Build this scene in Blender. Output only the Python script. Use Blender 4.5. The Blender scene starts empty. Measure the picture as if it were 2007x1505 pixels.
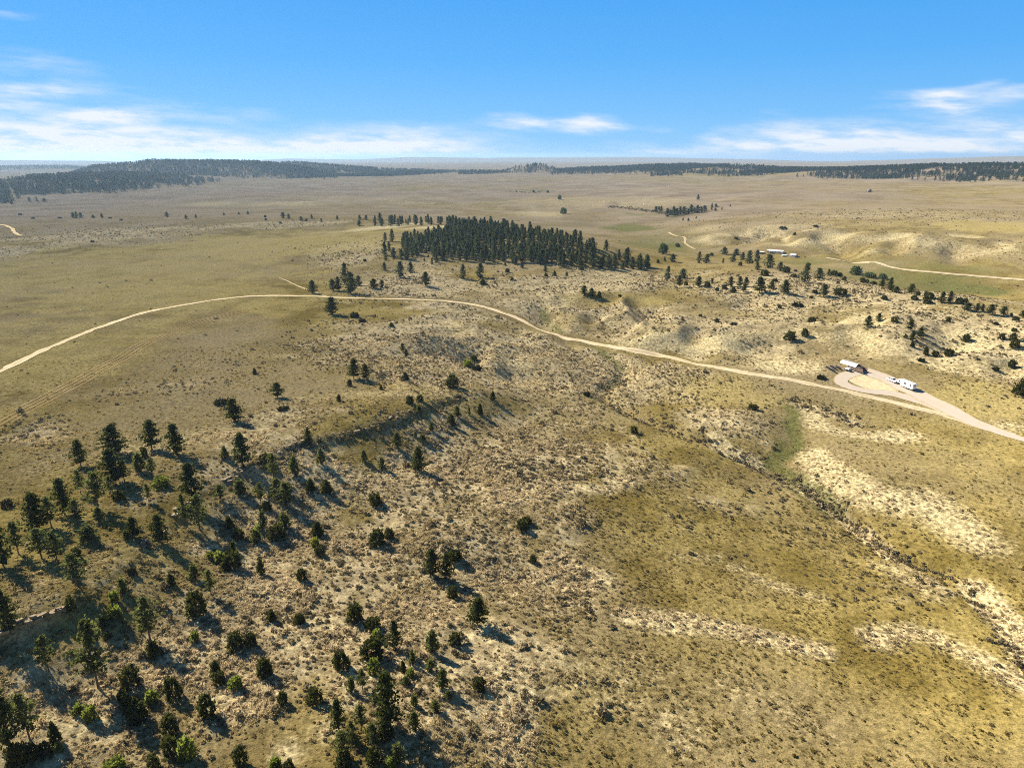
import bpy, math, random
import numpy as np
from mathutils import Vector, Matrix

rng = np.random.default_rng(7)
random.seed(7)
scene = bpy.context.scene
COL = scene.collection

# ------------------------------------------------------------------ camera
F = 1338.0                      # focal length in photograph pixels (24 mm on a 36 mm wide frame)
CX, CY = 1003.5, 752.5
ZC = 80.0
PITCH = math.atan((CY - 304.0) / F)
ST, CT = math.sin(PITCH), math.cos(PITCH)
cam_data = bpy.data.cameras.new('camera')
cam_data.sensor_width = 36.0
cam_data.lens = 24.0
cam_data.clip_start = 0.5
cam_data.clip_end = 60000
cam = bpy.data.objects.new('camera', cam_data)
COL.objects.link(cam)
cam.location = (0, 0, ZC)
cam.rotation_euler = (math.pi / 2 - PITCH, 0, 0)
scene.camera = cam

# ------------------------------------------------------------------ light, sky, exposure
SUN_AZ = math.atan2(-0.80, 0.60)         # measured from +Y towards +X
SUN_EL = math.radians(38)
SUN_DIR = Vector((math.sin(SUN_AZ) * math.cos(SUN_EL), math.cos(SUN_AZ) * math.cos(SUN_EL), math.sin(SUN_EL)))
sun_data = bpy.data.lights.new('sun', 'SUN')
sun_data.energy = 5.0
sun_data.angle = math.radians(0.53)
sun_data.color = (1.0, 0.91, 0.76)
sun = bpy.data.objects.new('sun', sun_data)
COL.objects.link(sun)
sun.location = (-400, 300, 500)
sun.rotation_euler = SUN_DIR.to_track_quat('Z', 'Y').to_euler()

world = bpy.data.worlds.new('World')
scene.world = world
world.use_nodes = True


def build_world():
    nt = world.node_tree
    nt.nodes.clear()
    N, L = nt.nodes, nt.links
    out = N.new('ShaderNodeOutputWorld')
    bg = N.new('ShaderNodeBackground')
    bg.inputs['Strength'].default_value = 0.058
    L.new(bg.outputs[0], out.inputs['Surface'])

    def val(x):
        return x

    def m(op, a, b=None, clamp=False):
        n = N.new('ShaderNodeMath'); n.operation = op; n.use_clamp = clamp
        for i, x in enumerate((a, b)):
            if x is None: continue
            if isinstance(x, (int, float)): n.inputs[i].default_value = x
            else: L.new(x, n.inputs[i])
        return n.outputs[0]
    tc = N.new('ShaderNodeTexCoord')
    sep = N.new('ShaderNodeSeparateXYZ')
    L.new(tc.outputs['Generated'], sep.inputs[0])
    X, Y, Z = sep.outputs
    az = m('ARCTAN2', X, Y)
    el = m('ARCSINE', Z)
    sky = N.new('ShaderNodeTexSky')
    sky.sky_type = 'NISHITA'
    sky.sun_disc = False
    sky.sun_elevation = SUN_EL
    sky.sun_rotation = SUN_AZ
    sky.altitude = 1500
    sky.air_density = 1.0
    sky.dust_density = 0.2
    sky.ozone_density = 3.0
    # thin dry air: lift the lookup so the pale band hugs the horizon
    comb = N.new('ShaderNodeCombineXYZ')
    L.new(X, comb.inputs[0]); L.new(Y, comb.inputs[1])
    L.new(m('ADD', Z, 0.05), comb.inputs[2])
    nrm = N.new('ShaderNodeVectorMath'); nrm.operation = 'NORMALIZE'
    L.new(comb.outputs[0], nrm.inputs[0])
    L.new(nrm.outputs[0], sky.inputs['Vector'])
    # dry high-plains air: the blue deepens steadily from the horizon to the zenith
    ramp = N.new('ShaderNodeValToRGB')
    L.new(Z, ramp.inputs[0])
    els = ramp.color_ramp.elements
    stops = [(0.0, (.27, .57, .93)), (.05, (.17, .50, .93)), (.12, (.085, .42, .92)), (.22, (.045, .345, .88)), (.45, (.045, .15, .37)), (1.0, (.026, .075, .19))]
    els[0].position, els[0].color = stops[0][0], (*stops[0][1], 1)
    els[1].position, els[1].color = stops[-1][0], (*stops[-1][1], 1)
    for p_, c_ in stops[1:-1]:
        e_ = els.new(p_); e_.color = (*c_, 1)
    gain = N.new('ShaderNodeVectorMath'); gain.operation = 'SCALE'; gain.inputs['Scale'].default_value = 6.9
    L.new(ramp.outputs[0], gain.inputs[0])
    hs = N.new('ShaderNodeMix'); hs.data_type = 'RGBA'; hs.inputs['Factor'].default_value = .88
    L.new(sky.outputs[0], hs.inputs['A']); L.new(gain.outputs[0], hs.inputs['B'])

    # clouds: low banks and a few stray puffs, placed by compass direction and elevation
    def ad(px, py):
        u, v = (px - CX) / F, (py - CY) / F
        x, y, z = u, CT - v * ST, -(v * CT + ST)
        r = math.sqrt(x * x + y * y + z * z)
        return math.atan2(x, y), math.asin(z / r)
    total = None
    blobs = [(60, 268, 300, 42, 1.1), (360, 284, 330, 24, .95), (780, 278, 160, 24, 1.05), (560, 297, 330, 12, 1.0),
             (210, 228, 90, 13, 1.0), (60, 172, 150, 16, .85), (20, 202, 60, 14, .7), (70, 118, 130, 24, .42), (330, 210, 70, 16, .3), (470, 225, 80, 14, .3),
             (1035, 240, 75, 11, .8), (1155, 243, 62, 15, .95), (1835, 193, 75, 18, 1.15), (1895, 214, 45, 12, .95),
             (1985, 190, 50, 18, .6), (1590, 268, 120, 26, .85), (1780, 272, 130, 28, .9), (1990, 270, 110, 30, .95),
             (1700, 292, 420, 14, .8), (1455, 280, 60, 24, .45), (1310, 303, 60, 7, .8), (1295, 250, 35, 9, .25), (1515, 215, 40, 9, .2),
             (20, 25, 70, 14, .3), (1920, 165, 30, 8, .3)]
    # soft distortion of the blob positions
    cv = N.new('ShaderNodeCombineXYZ')
    L.new(m('MULTIPLY', az, 5.0), cv.inputs[0]); L.new(m('ADD', m('MULTIPLY', el, 26.0), m('MULTIPLY', az, 1.2)), cv.inputs[1])
    n1 = N.new('ShaderNodeTexNoise'); n1.inputs['Scale'].default_value = 1.7; n1.inputs['Detail'].default_value = 6; n1.inputs['Roughness'].default_value = .55
    L.new(cv.outputs[0], n1.inputs['Vector'])
    ns = N.new('ShaderNodeSeparateColor'); L.new(n1.outputs['Color'], ns.inputs[0])
    azd = m('ADD', az, m('MULTIPLY', m('SUBTRACT', ns.outputs[0], .5), .10))
    eld = m('ADD', el, m('MULTIPLY', m('SUBTRACT', ns.outputs[1], .5), .035))
    for px, py, rx, ry, s in blobs:
        a0, e0 = ad(px, py)
        ra = abs(ad(px + rx, py)[0] - ad(px - rx, py)[0]) / 2
        re = abs(ad(px, py + ry)[1] - ad(px, py - ry)[1]) / 2
        da = m('MULTIPLY', m('SUBTRACT', azd, a0), 1 / ra)
        de = m('MULTIPLY', m('SUBTRACT', eld, e0), 1 / re)
        d2 = m('ADD', m('MULTIPLY', da, da), m('MULTIPLY', de, de))
        b = m('MULTIPLY', m('EXPONENT', m('MULTIPLY', d2, -0.9)), s)
        total = b if total is None else m('ADD', total, b)
    # elsewhere round the horizon the same kind of low banks, from noise alone
    cv2 = N.new('ShaderNodeCombineXYZ')
    L.new(m('MULTIPLY', X, 2.5), cv2.inputs[0]); L.new(m('MULTIPLY', Y, 2.5), cv2.inputs[1]); L.new(m('MULTIPLY', Z, 12), cv2.inputs[2])
    n2 = N.new('ShaderNodeTexNoise'); n2.inputs['Scale'].default_value = 1.3; n2.inputs['Detail'].default_value = 4
    L.new(cv2.outputs[0], n2.inputs['Vector'])
    away = m('MULTIPLY', m('SUBTRACT', m('ABSOLUTE', az), .72), 4.0, True)
    low = m('EXPONENT', m('MULTIPLY', m('MULTIPLY', el, el), -55))
    other = m('MULTIPLY', m('MULTIPLY', m('SUBTRACT', n2.outputs[0], .36), 3.5, True), m('MULTIPLY', away, low))
    total = m('ADD', total, other)
    n3 = N.new('ShaderNodeTexNoise'); n3.inputs['Scale'].default_value = 2.6; n3.inputs['Detail'].default_value = 10; n3.inputs['Roughness'].default_value = .62
    L.new(cv.outputs[0], n3.inputs['Vector'])
    wisp = N.new('ShaderNodeMapRange'); wisp.interpolation_type = 'SMOOTHSTEP'
    L.new(n3.outputs[0], wisp.inputs['Value']); wisp.inputs['From Min'].default_value = .30; wisp.inputs['From Max'].default_value = .66
    wisp.inputs['To Min'].default_value = .30; wisp.inputs['To Max'].default_value = 1.25
    fac = m('MULTIPLY', total, wisp.outputs[0])
    fac = m('MULTIPLY', m('SUBTRACT', fac, .05), .92, True)
    up = m('MULTIPLY', m('ADD', el, .02), 40, True)
    fac = m('MULTIPLY', fac, up)
    mix = N.new('ShaderNodeMix'); mix.data_type = 'RGBA'
    L.new(fac, mix.inputs['Factor'])
    L.new(hs.outputs['Result'], mix.inputs['A'])
    mix.inputs['B'].default_value = (5.6, 6.0, 6.5, 1)
    L.new(mix.outputs['Result'], bg.inputs['Color'])


build_world()
scene.view_settings.view_transform = 'Standard'
scene.view_settings.look = 'None'
scene.view_settings.gamma = 1.0
scene.view_settings.use_curve_mapping = False
scene.view_settings.exposure = 1.40
scene.render.engine = 'CYCLES'
scene.cycles.pixel_filter_type = 'BLACKMAN_HARRIS'
scene.cycles.filter_width = 1.0
cy = scene.cycles
cy.use_denoising = False
try:
    cy.denoiser = 'OPENIMAGEDENOISE'
    cy.denoising_input_passes = 'RGB_ALBEDO_NORMAL'
except Exception:
    pass
cy.max_bounces = 5
cy.diffuse_bounces = 2
cy.glossy_bounces = 2
cy.transmission_bounces = 3
cy.volume_bounces = 1
cy.transparent_max_bounces = 4
cy.caustics_reflective = False
cy.caustics_refractive = False


# ------------------------------------------------------------------ pixel <-> ground helpers
def ray(px, py):
    u = (np.asarray(px, float) - CX) / F
    v = (np.asarray(py, float) - CY) / F
    return u, CT - v * ST, -(v * CT + ST)          # x right, y forward, z up


def plane_pt(px, py, h):
    dx, dy, dz = ray(px, py)
    t = (ZC - h) / -dz
    return dx * t, dy * t


def project(x, y, z):
    w = ZC - z
    dep = y * CT + w * ST
    return CX + F * x / dep, CY + F * (w * CT - y * ST) / dep, dep


# ------------------------------------------------------------------ value noise (numpy)
def make_noise(seed, n=256):
    g = np.random.default_rng(seed).random((n, n))
    def f(x, y):
        xi = np.floor(x).astype(int); yi = np.floor(y).astype(int)
        fx = x - xi; fy = y - yi
        fx = fx * fx * (3 - 2 * fx); fy = fy * fy * (3 - 2 * fy)
        a = g[xi % n, yi % n]; b = g[(xi + 1) % n, yi % n]
        c = g[xi % n, (yi + 1) % n]; d = g[(xi + 1) % n, (yi + 1) % n]
        return (a * (1 - fx) + b * fx) * (1 - fy) + (c * (1 - fx) + d * fx) * fy - .5
    return f


NZ = [make_noise(100 + i) for i in range(8)]


def fbm(x, y, scale, octv=3, k=0):
    s = 0; a = 1.0
    for i in range(octv):
        s = s + a * NZ[(k + i) % 8](x / scale + 17.3 * i, y / scale + 5.1 * i)
        scale /= 2.1; a *= .5
    return s


# ------------------------------------------------------------------ terrain heights
CTRL = [
    # lower right basin
    (2007, 1505, 0), (1500, 1505, 1), (1100, 1505, 4), (1500, 1250, 1), (1150, 1250, 4), (2007, 1250, -.5), (1800, 1100, -1),
    (1950, 1000, 3), (1700, 940, 3), (1450, 1000, .5), (1300, 1050, 2), (1350, 900, 1.5), (1520, 920, -1), (1200, 900, 4),
    (1640, 1000, -1), (1750, 830, 4), (2007, 860, 6), (1780, 757, 7), (1640, 740, 7), (1500, 750, 5.5), (1300, 700, 4.5),
    (1150, 680, 3), (1250, 765, 1), (1180, 770, 1), (1600, 860, 2.5), (1460, 850, 3),
    # long slope under the rim
    (1000, 1100, 5), (1000, 950, 6.5), (850, 1100, 7.5), (700, 1250, 8.5), (850, 1400, 8.5), (700, 1500, 10), (600, 1100, 9),
    (650, 950, 9), (800, 900, 8.5), (1000, 800, 7), (900, 820, 9), (1100, 800, 3.5),
    (150, 1330, 12.5), (300, 1200, 12.5), (450, 1050, 11.5), (600, 930, 11), (400, 1350, 10.5), (100, 1500, 11), (400, 1500, 10),
    (900, 1250, 6.5),
    # the rim and the plateau behind it
    (0, 1235, 17), (130, 1185, 16.5), (200, 1130, 16), (340, 995, 15.5), (450, 925, 15), (590, 858, 14.5), (740, 830, 14),
    (830, 790, 13.2), (935, 765, 11.5), (0, 1000, 17), (200, 850, 16), (400, 750, 14), (0, 800, 15.5), (0, 700, 14), (300, 640, 12.5),
    (600, 600, 11), (650, 700, 10.5), (500, 820, 15), (700, 770, 14), (850, 755, 12.2), (850, 700, 8.5), (760, 680, 9.5),
    (950, 650, 9.5), (880, 640, 10), (1050, 710, 5.5), (1085, 640, 4.5), (1000, 740, 4.5), (905, 592, 9), (1000, 618, 7), (1100, 655, 4.5),
    (0, 600, 12), (0, 500, 10), (300, 520, 10), (600, 520, 10), (300, 462, 9), (600, 450, 10),
    (500, 434, 14), (650, 434, 14), (200, 428, 12), (380, 432, 12), (150, 475, 12), (0, 440, 10),
    (300, 412, 3), (600, 408, 0), (100, 408, 3), (750, 415, 0),
    # wooded knoll
    (700, 520, 11), (750, 500, 13), (780, 440, 15), (900, 470, 18), (880, 436, 18), (1000, 500, 15), (1000, 468, 21), (1100, 505, 15),
    (1100, 483, 20), (1200, 520, 11), (1260, 523, 10), (950, 530, 12), (820, 545, 11), (1250, 505, 13), (1190, 498, 17),
    (1150, 448, -5), (1250, 462, -6), (1010, 427, -4), (1320, 495, -5),
    # sage hills on the right and the crest that hides the valley
    (1250, 600, 10), (1400, 640, 10), (1200, 640, 8), (1500, 600, 13), (1500, 690, 8.5), (1700, 680, 11), (1900, 690, 13), (1700, 620, 15),
    (1900, 640, 16.5), (1350, 560, 12), (1400, 532, 12), (1500, 522, 12), (1600, 540, 14.5), (1700, 562, 15.5), (1800, 585, 16.5),
    (1900, 603, 17.5), (2007, 615, 18), (2007, 750, 11), (1260, 560, 11), (1100, 580, 10.5), (1000, 560, 11), (1150, 610, 8.5), (1330, 640, 11), (1440, 660, 10),
    (1530, 500, -6), (1690, 540, -5), (1800, 552, -6), (1900, 565, -8), (2007, 585, -8), (1400, 482, -6), (1230, 440, -6), (1420, 508, -5), (1600, 515, -5.5),
    # far bank of the valley and the plains
    (1700, 514, -2), (2007, 547, -2), (1850, 534, -2), (1500, 450, 7), (1700, 462, 9), (2007, 482, 11), (1600, 496, -3), (1400, 442, 3), (1450, 475, -2), (1900, 510, 2),
    (1700, 400, 13), (2007, 400, 17), (1400, 392, 7), (1700, 365, 14), (2007, 362, 17), (1300, 365, 7), (1000, 400, -5), (1000, 372, 0),
    (700, 372, 3), (880, 353, 4), (450, 385, 6), (200, 392, 4), (30, 400, 3), (1150, 362, 4), (900, 390, -3),
]
pts = []
for px, py, h in CTRL:
    x, y = plane_pt(px, py, h)
    pts.append((math.atan2(x, y), math.log(math.hypot(x, y)), h))
for th, r, h in [(0, 25, 6), (0, 50, 6), (-.6, 40, 9), (.6, 40, 3), (-1.2, 40, 10), (1.2, 40, 2), (-1.2, 120, 16), (1.2, 120, 2), (-2.2, 60, 12), (2.2, 60, 3), (3.1, 60, 8),
                 (-1.2, 400, 14), (1.2, 400, 12), (-1.2, 1500, 8), (1.2, 1500, 12), (2.4, 1000, 8), (-2.4, 1000, 8), (-1.3, 6000, 0), (1.3, 6000, 0), (2.4, 6000, 0), (-2.4, 6000, 0),
                 (-.7, 4500, 0), (-.35, 4800, 0), (0, 5200, 0), (.35, 4800, 4), (.7, 4500, 6), (-.7, 9000, -14), (-.35, 9000, -14), (0, 9000, -4), (.35, 9000, -4), (.7, 9000, -4),
                 (-.7, 16000, -40), (0, 16000, -40), (.7, 16000, -40), (2, 16000, -30), (-2, 16000, -30)]:
    pts.append((th, math.log(r), h))
P = np.array(pts)


def tps_fit(P, lam):
    n = len(P)
    d2 = (P[:, None, 0] - P[None, :, 0]) ** 2 + (P[:, None, 1] - P[None, :, 1]) ** 2
    K = np.where(d2 > 0, .5 * d2 * np.log(d2 + 1e-12), 0) + lam * np.eye(n)
    A = np.zeros((n + 3, n + 3)); A[:n, :n] = K
    A[:n, n] = 1; A[:n, n + 1:] = P[:, :2]
    A[n, :n] = 1; A[n + 1:, :n] = P[:, :2].T
    b = np.zeros(n + 3); b[:n] = P[:, 2]
    return np.linalg.solve(A, b)


W = tps_fit(P, 4e-4)


def tps_eval(th, lr):
    out = W[len(P)] + W[len(P) + 1] * th + W[len(P) + 2] * lr
    for i in range(len(P)):
        d2 = (th - P[i, 0]) ** 2 + (lr - P[i, 1]) ** 2
        out = out + W[i] * .5 * d2 * np.log(d2 + 1e-12)
    return out


rad = math.radians
th_axis = np.concatenate([np.arange(-180, -70, 5), np.arange(-70, -44, 1), np.arange(-44, 44, .21), np.arange(44, 70, 1), np.arange(70, 180.1, 5)])
th_axis = np.radians(th_axis)


def geo(a, b, q):
    n = max(2, int(round(math.log(b / a) / math.log(q))))
    return list(np.exp(np.linspace(math.log(a), math.log(b), n + 1)))[:-1]


r_axis = np.array(geo(2.5, 48, 1.09) + geo(48, 420, 1.0062) + geo(420, 2600, 1.0085) + geo(2600, 16000, 1.018) + [16000.0])
lr_axis = np.log(r_axis)
TH, LR = np.meshgrid(th_axis, lr_axis, indexing='ij')
R_ = np.exp(LR)
GX, GY = np.sin(TH) * R_, np.cos(TH) * R_
H = tps_eval(TH, LR)
H = np.clip(H, -45, 30)


def sstep(a, b, x):
    t = np.clip((x - a) / (b - a), 0, 1)
    return t * t * (3 - 2 * t)


def poly_dist(X, Y, line, signed=False):
    """distance to a polyline and the position along it (0..n-1)"""
    best = np.full(X.shape, 1e18); par = np.zeros(X.shape); sg = np.zeros(X.shape)
    for i in range(len(line) - 1):
        ax, ay = line[i][:2]; bx, by = line[i + 1][:2]
        dx, dy = bx - ax, by - ay
        l2 = dx * dx + dy * dy + 1e-9
        t = np.clip(((X - ax) * dx + (Y - ay) * dy) / l2, 0, 1)
        ex, ey = X - ax - t * dx, Y - ay - t * dy
        d = ex * ex + ey * ey
        k = d < best
        best = np.where(k, d, best); par = np.where(k, i + t, par)
        if signed: sg = np.where(k, np.sign(dx * ey - dy * ex), sg)
    d = np.sqrt(best)
    return (d * sg, par) if signed else (d, par)


# far wooded ridges and the last ridges on the skyline
RIDGES = []


def ridge(line, wf, rough=.12):
    global H
    L = []
    for px, py, D in line:
        dx, dy, dz = ray(px, py)
        t = D / math.hypot(dx, dy)
        L.append((dx * t, dy * t, ZC + dz * t))
    hc = np.array([p[2] for p in L])
    d, par = poly_dist(GX, GY, L)
    crest = np.interp(par, np.arange(len(L)), hc)
    w = wf * (1 + .5 * fbm(GX, GY, wf * .8, 3, 2))
    prof = np.exp(-(d / w) ** 2)
    n = fbm(GX, GY, wf * .35, 4, 4) * rough
    H = np.maximum(H, H + (crest - H) * prof * (1 + n * np.clip(prof * 3, 0, 1) * (1 - prof)))
    RIDGES.append((L, wf))


ridge([(-300, 318, 11000), (0, 314, 10500), (200, 316, 10500), (260, 319, 10500), (480, 321, 10500)], 900, .02)
ridge([(480, 316, 13000), (560, 311, 13000), (700, 313, 13000), (800, 308, 13000), (850, 308, 13000), (950, 310, 13000), (1000, 309, 13000),
       (1100, 309, 13000), (1250, 308, 13000), (1350, 310, 13000), (1500, 313, 13000), (1580, 316, 13000)], 900, .01)
ridge([(1570, 319, 11500), (1700, 315, 11500), (1850, 310, 11500), (2007, 306, 11500), (2300, 304, 11500)], 1100, .01)
ridge([(-500, 332, 5200), (-100, 329, 5200), (0, 328, 5200), (120, 327, 5200), (215, 333, 5200)], 420)
NFAR = len(RIDGES)
ridge([(430, 321, 3350), (560, 321, 3350), (650, 325, 3350), (740, 332, 3350), (820, 341, 3250), (870, 349, 3200)], 230)
ridge([(140, 343, 2850), (180, 331, 2850), (240, 325, 2850), (300, 318, 2850), (400, 319, 2850), (500, 321, 2850), (600, 330, 2850), (660, 345, 2850), (710, 355, 2700)], 250, .2)
ridge([(-300, 372, 1750), (-120, 386, 1700), (20, 390, 1700), (60, 368, 1800), (85, 352, 1900), (160, 346, 2000), (225, 344, 2150), (300, 343, 2350)], 150, .3)
ridge([(900, 350, 3150), (990, 342, 3150), (1060, 339, 3150), (1150, 337, 3150)], 150, .15)
ridge([(1028, 327, 3050), (1052, 323, 3050)], 82, .1)
ridge([(1110, 335, 3150), (1250, 327, 3100), (1350, 325, 3050), (1400, 329, 3000)], 230, .3)
ridge([(1280, 344, 2900), (1370, 330, 2900), (1430, 326, 2900), (1500, 333, 2800), (1600, 335, 2700)], 270, .35)
ridge([(1600, 335, 2800), (1680, 334, 2650), (1850, 327, 2550), (2007, 325, 2450), (2300, 324, 2300)], 260, .35)


def interp_grid(A, x, y):
    th = np.arctan2(x, y); lr = np.log(np.maximum(np.hypot(x, y), 2.6))
    fi = np.interp(th, th_axis, np.arange(len(th_axis))); fj = np.interp(lr, lr_axis, np.arange(len(lr_axis)))
    i = np.minimum(fi.astype(int), len(th_axis) - 2); j = np.minimum(fj.astype(int), len(lr_axis) - 2)
    a, b = fi - i, fj - j
    return (A[i, j] * (1 - a) + A[i + 1, j] * a) * (1 - b) + (A[i, j + 1] * (1 - a) + A[i + 1, j + 1] * a) * b


def at(px, py, grid=None):
    """where the sight line through a photograph pixel meets the ground (vectorised)"""
    G = H if grid is None else grid
    px = np.atleast_1d(np.asarray(px, float)); py = np.atleast_1d(np.asarray(py, float))
    dx, dy, dz = ray(px, py)
    hor = np.hypot(dx, dy)
    rs = np.exp(np.linspace(math.log(40), math.log(15500), 700))
    t = rs[None, :] / hor[:, None]
    X, Y, Z = dx[:, None] * t, dy[:, None] * t, ZC + dz[:, None] * t
    below = Z < interp_grid(G, X, Y)
    below[:, -1] = True
    k = np.argmax(below, axis=1); k = np.maximum(k, 1)
    lo, hi = rs[k - 1] / hor, rs[k] / hor
    for _ in range(18):
        mid = (lo + hi) / 2
        b = ZC + dz * mid < interp_grid(G, dx * mid, dy * mid)
        hi = np.where(b, mid, hi); lo = np.where(b, lo, mid)
    return np.stack([dx * hi, dy * hi, ZC + dz * hi], 1)


def line_at(pxs, grid=None):
    a = np.array(pxs, float)
    return at(a[:, 0], a[:, 1], grid)


def smooth_line(P3, step=2.0):
    P3 = np.asarray(P3)[:, :2]
    out = []
    n = len(P3)
    for i in range(n - 1):
        p0, p1, p2, p3 = P3[max(i - 1, 0)], P3[i], P3[i + 1], P3[min(i + 2, n - 1)]
        k = max(2, int(np.hypot(*(p2 - p1)) / step))
        t = np.linspace(0, 1, k, endpoint=False)[:, None]
        out.append(.5 * ((2 * p1) + (-p0 + p2) * t + (2 * p0 - 5 * p1 + 4 * p2 - p3) * t ** 2 + (-p0 + 3 * p1 - 3 * p2 + p3) * t ** 3))
    out.append(P3[-1:])
    return np.concatenate(out)


# --- eroded knolls: spurs and draws on the hillsides
HB = H.copy()
hill_m = np.zeros(H.shape)
for px, py, rx, ry, s_ in [(1180, 610, 130, 42, 1.0), (1330, 645, 150, 40, 1.1), (1500, 660, 160, 40, .8), (1750, 650, 200, 50, .9), (1930, 680, 120, 50, 1.0), (1000, 690, 160, 60, .7), (880, 660, 120, 50, .7),
                           (1090, 740, 120, 40, .6), (1750, 478, 320, 22, 1.5), (1500, 458, 170, 16, 1.2), (1250, 770, 120, 50, .35), (800, 730, 130, 30, .5), (1600, 590, 300, 30, .4), (560, 900, 160, 60, .25)]:
    c = at([px, px - rx, px + rx, px, px], [py, py, py, py - ry, py + ry], HB)
    th = np.arctan2(c[:, 0], c[:, 1]); lr = np.log(np.hypot(c[:, 0], c[:, 1]))
    d = np.sqrt(((TH - th[0]) / (abs(th[2] - th[1]) / 2)) ** 2 + ((LR - lr[0]) / max(abs(lr[3] - lr[4]) / 2, 1e-4)) ** 2)
    hill_m = np.maximum(hill_m, s_ * (1 - sstep(.45, 1.25, d)))
sc_ = 1 + 1.2 * sstep(350, 700, R_)
wx, wy = GX + 9 * fbm(GX, GY, 30, 2, 2), GY + 9 * fbm(GX, GY, 30, 2, 5)
rn = 1 - 2.6 * np.abs(fbm(wx / sc_, wy / sc_, 36, 3, 6))
RN = rn
H = H + hill_m * sc_ ** .5 * 4.6 * (rn - .45)
H0 = H.copy()
# --- rim rock step along the mesa edge
RIM_PX = [(-150, 1290), (0, 1243), (60, 1220), (128, 1192), (180, 1150), (260, 1090), (320, 1035), (365, 985), (440, 940), (478, 925), (540, 890), (590, 862), (660, 853), (740, 835), (800, 808), (850, 788), (910, 772), (945, 768)]
RIM = line_at(RIM_PX, H0)
sd, par = poly_dist(GX, GY, RIM, True)
drop = np.interp(par, np.arange(len(RIM)), [1.9, 1.9, 1.9, 1.5, .5, .3, .4, .9, .5, 1.0, .6, .9, .7, .75, .85, .7, .4, .1])
dn = -sd                                            # positive on the low side
ends = np.exp(-np.maximum(0, np.abs(sd) - 0) ** 2 / 30 ** 2)
jit = fbm(GX, GY, 5, 3, 1) * 1.6
H = H - drop * sstep(-.3, 1.2, dn + jit) * np.exp(-(np.maximum(dn, 0) / 20) ** 2)

# --- washes and gullies
GULLY = []


def gully(pxs, depth, width):
    global H
    L = line_at(pxs, H0)
    L = smooth_line(L, 4)
    d, par = poly_dist(GX, GY, L)
    e = np.minimum(1, np.minimum(par / 4, (len(L) - 1 - par) / 4))
    H = H - depth * np.clip(e, 0, 1) * np.exp(-(d / width) ** 2)
    GULLY.append((L, width))


gully([(1095, 655), (1130, 685), (1180, 695), (1215, 722), (1222, 745), (1185, 765), (1200, 790), (1260, 820), (1340, 850), (1400, 870), (1440, 892), (1500, 915), (1560, 945), (1640, 1000), (1740, 1080), (1860, 1130), (1950, 1200), (1990, 1260), (2007, 1300)], 1.6, 3.2)
gully([(1555, 790), (1552, 830), (1565, 870), (1520, 900), (1500, 912)], 1.6, 6)
gully([(1100, 655), (1082, 635), (1065, 610), (1085, 585)], 2.2, 6)
gully([(1165, 665), (1150, 645), (1180, 615), (1215, 592)], 2.0, 5)
gully([(1190, 672), (1200, 650), (1245, 625), (1300, 605)], 2.4, 6)
gully([(1370, 720), (1375, 690), (1372, 660), (1390, 635)], 2.2, 6)
gully([(1440, 720), (1450, 690), (1455, 665)], 1.6, 5)
gully([(1560, 720), (1600, 690), (1690, 690), (1740, 670)], 1.2, 5)
gully([(1990, 760), (1985, 720), (1990, 680), (2007, 660)], 2.2, 6)
gully([(1830, 700), (1850, 680), (1890, 650)], 1.5, 5)
gully([(1185, 765), (1100, 750), (1030, 735), (950, 715), (905, 705), (850, 690), (800, 680)], 1.5, 5)
gully([(905, 690), (890, 660), (880, 640)], 1.4, 4)
gully([(1700, 515), (1660, 500), (1640, 480), (1610, 465), (1620, 450)], 4, 9)
gully([(1620, 462), (1660, 452), (1690, 447)], 3, 8)
gully([(1750, 500), (1760, 485), (1750, 470)], 3, 8)
gully([(1880, 520), (1870, 495), (1890, 480)], 3, 9)
gully([(1560, 490), (1540, 470), (1550, 455)], 2.5, 8)
gully([(1450, 470), (1455, 455), (1470, 445)], 2, 8)
gully([(700, 830), (760, 860), (850, 900), (960, 930), (1060, 950)], .8, 9)
gully([(650, 1060), (780, 1110), (900, 1130), (1040, 1130), (1180, 1150)], .9, 7)

# --- roads (flat beds) are needed before the small relief
ROAD_PX = [(-260, 860), (-120, 785), (0, 728), (60, 698), (130, 668), (200, 640), (280, 614), (360, 598), (430, 587), (490, 581), (560, 580), (610, 581), (700, 585), (800, 587), (880, 591), (940, 600), (985, 613), (1030, 632), (1090, 656), (1150, 671), (1220, 684), (1300, 699),
           (1400, 720), (1500, 737), (1580, 751), (1650, 766), (1720, 781), (1790, 799), (1860, 817), (1930, 839), (2007, 861), (2100, 890), (2250, 940)]
ROAD = smooth_line(line_at(ROAD_PX, H), 1.6)
TRACK_PX = [(-150, 905), (-60, 855), (0, 826), (60, 795), (130, 760), (190, 728), (240, 702), (290, 672), (330, 655), (370, 637), (420, 622), (480, 608)]
TRACK = smooth_line(line_at(TRACK_PX, H), 1.8)
SPUR_PX = [(545, 545), (575, 557), (610, 570), (640, 582)]
SPUR = smooth_line(line_at(SPUR_PX, H), 2)
FARROAD_PX = [(1620, 506), (1650, 511), (1690, 516), (1750, 525), (1830, 534), (1920, 542), (2007, 549), (2150, 562)]
FARROAD = smooth_line(line_at(FARROAD_PX, H), 4)
FARTRACK_PX = [(1310, 455), (1325, 463), (1342, 467), (1343, 478), (1362, 489)]
FARTRACK = smooth_line(line_at(FARTRACK_PX, H), 4)
LEFTTRACK_PX = [(-40, 436), (0, 440), (22, 447), (30, 457), (42, 462)]
LEFTTRACK = smooth_line(line_at(LEFTTRACK_PX, H), 4)
LOOP_PX = [(1690, 727), (1726, 738), (1757, 752), (1790, 768), (1822, 785), (1858, 803), (1895, 822), (1935, 838), (1965, 848.5), (2007, 862), (2060, 878), (2130, 899)]
LOOP = smooth_line(line_at(LOOP_PX, H), 1.5)
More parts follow.
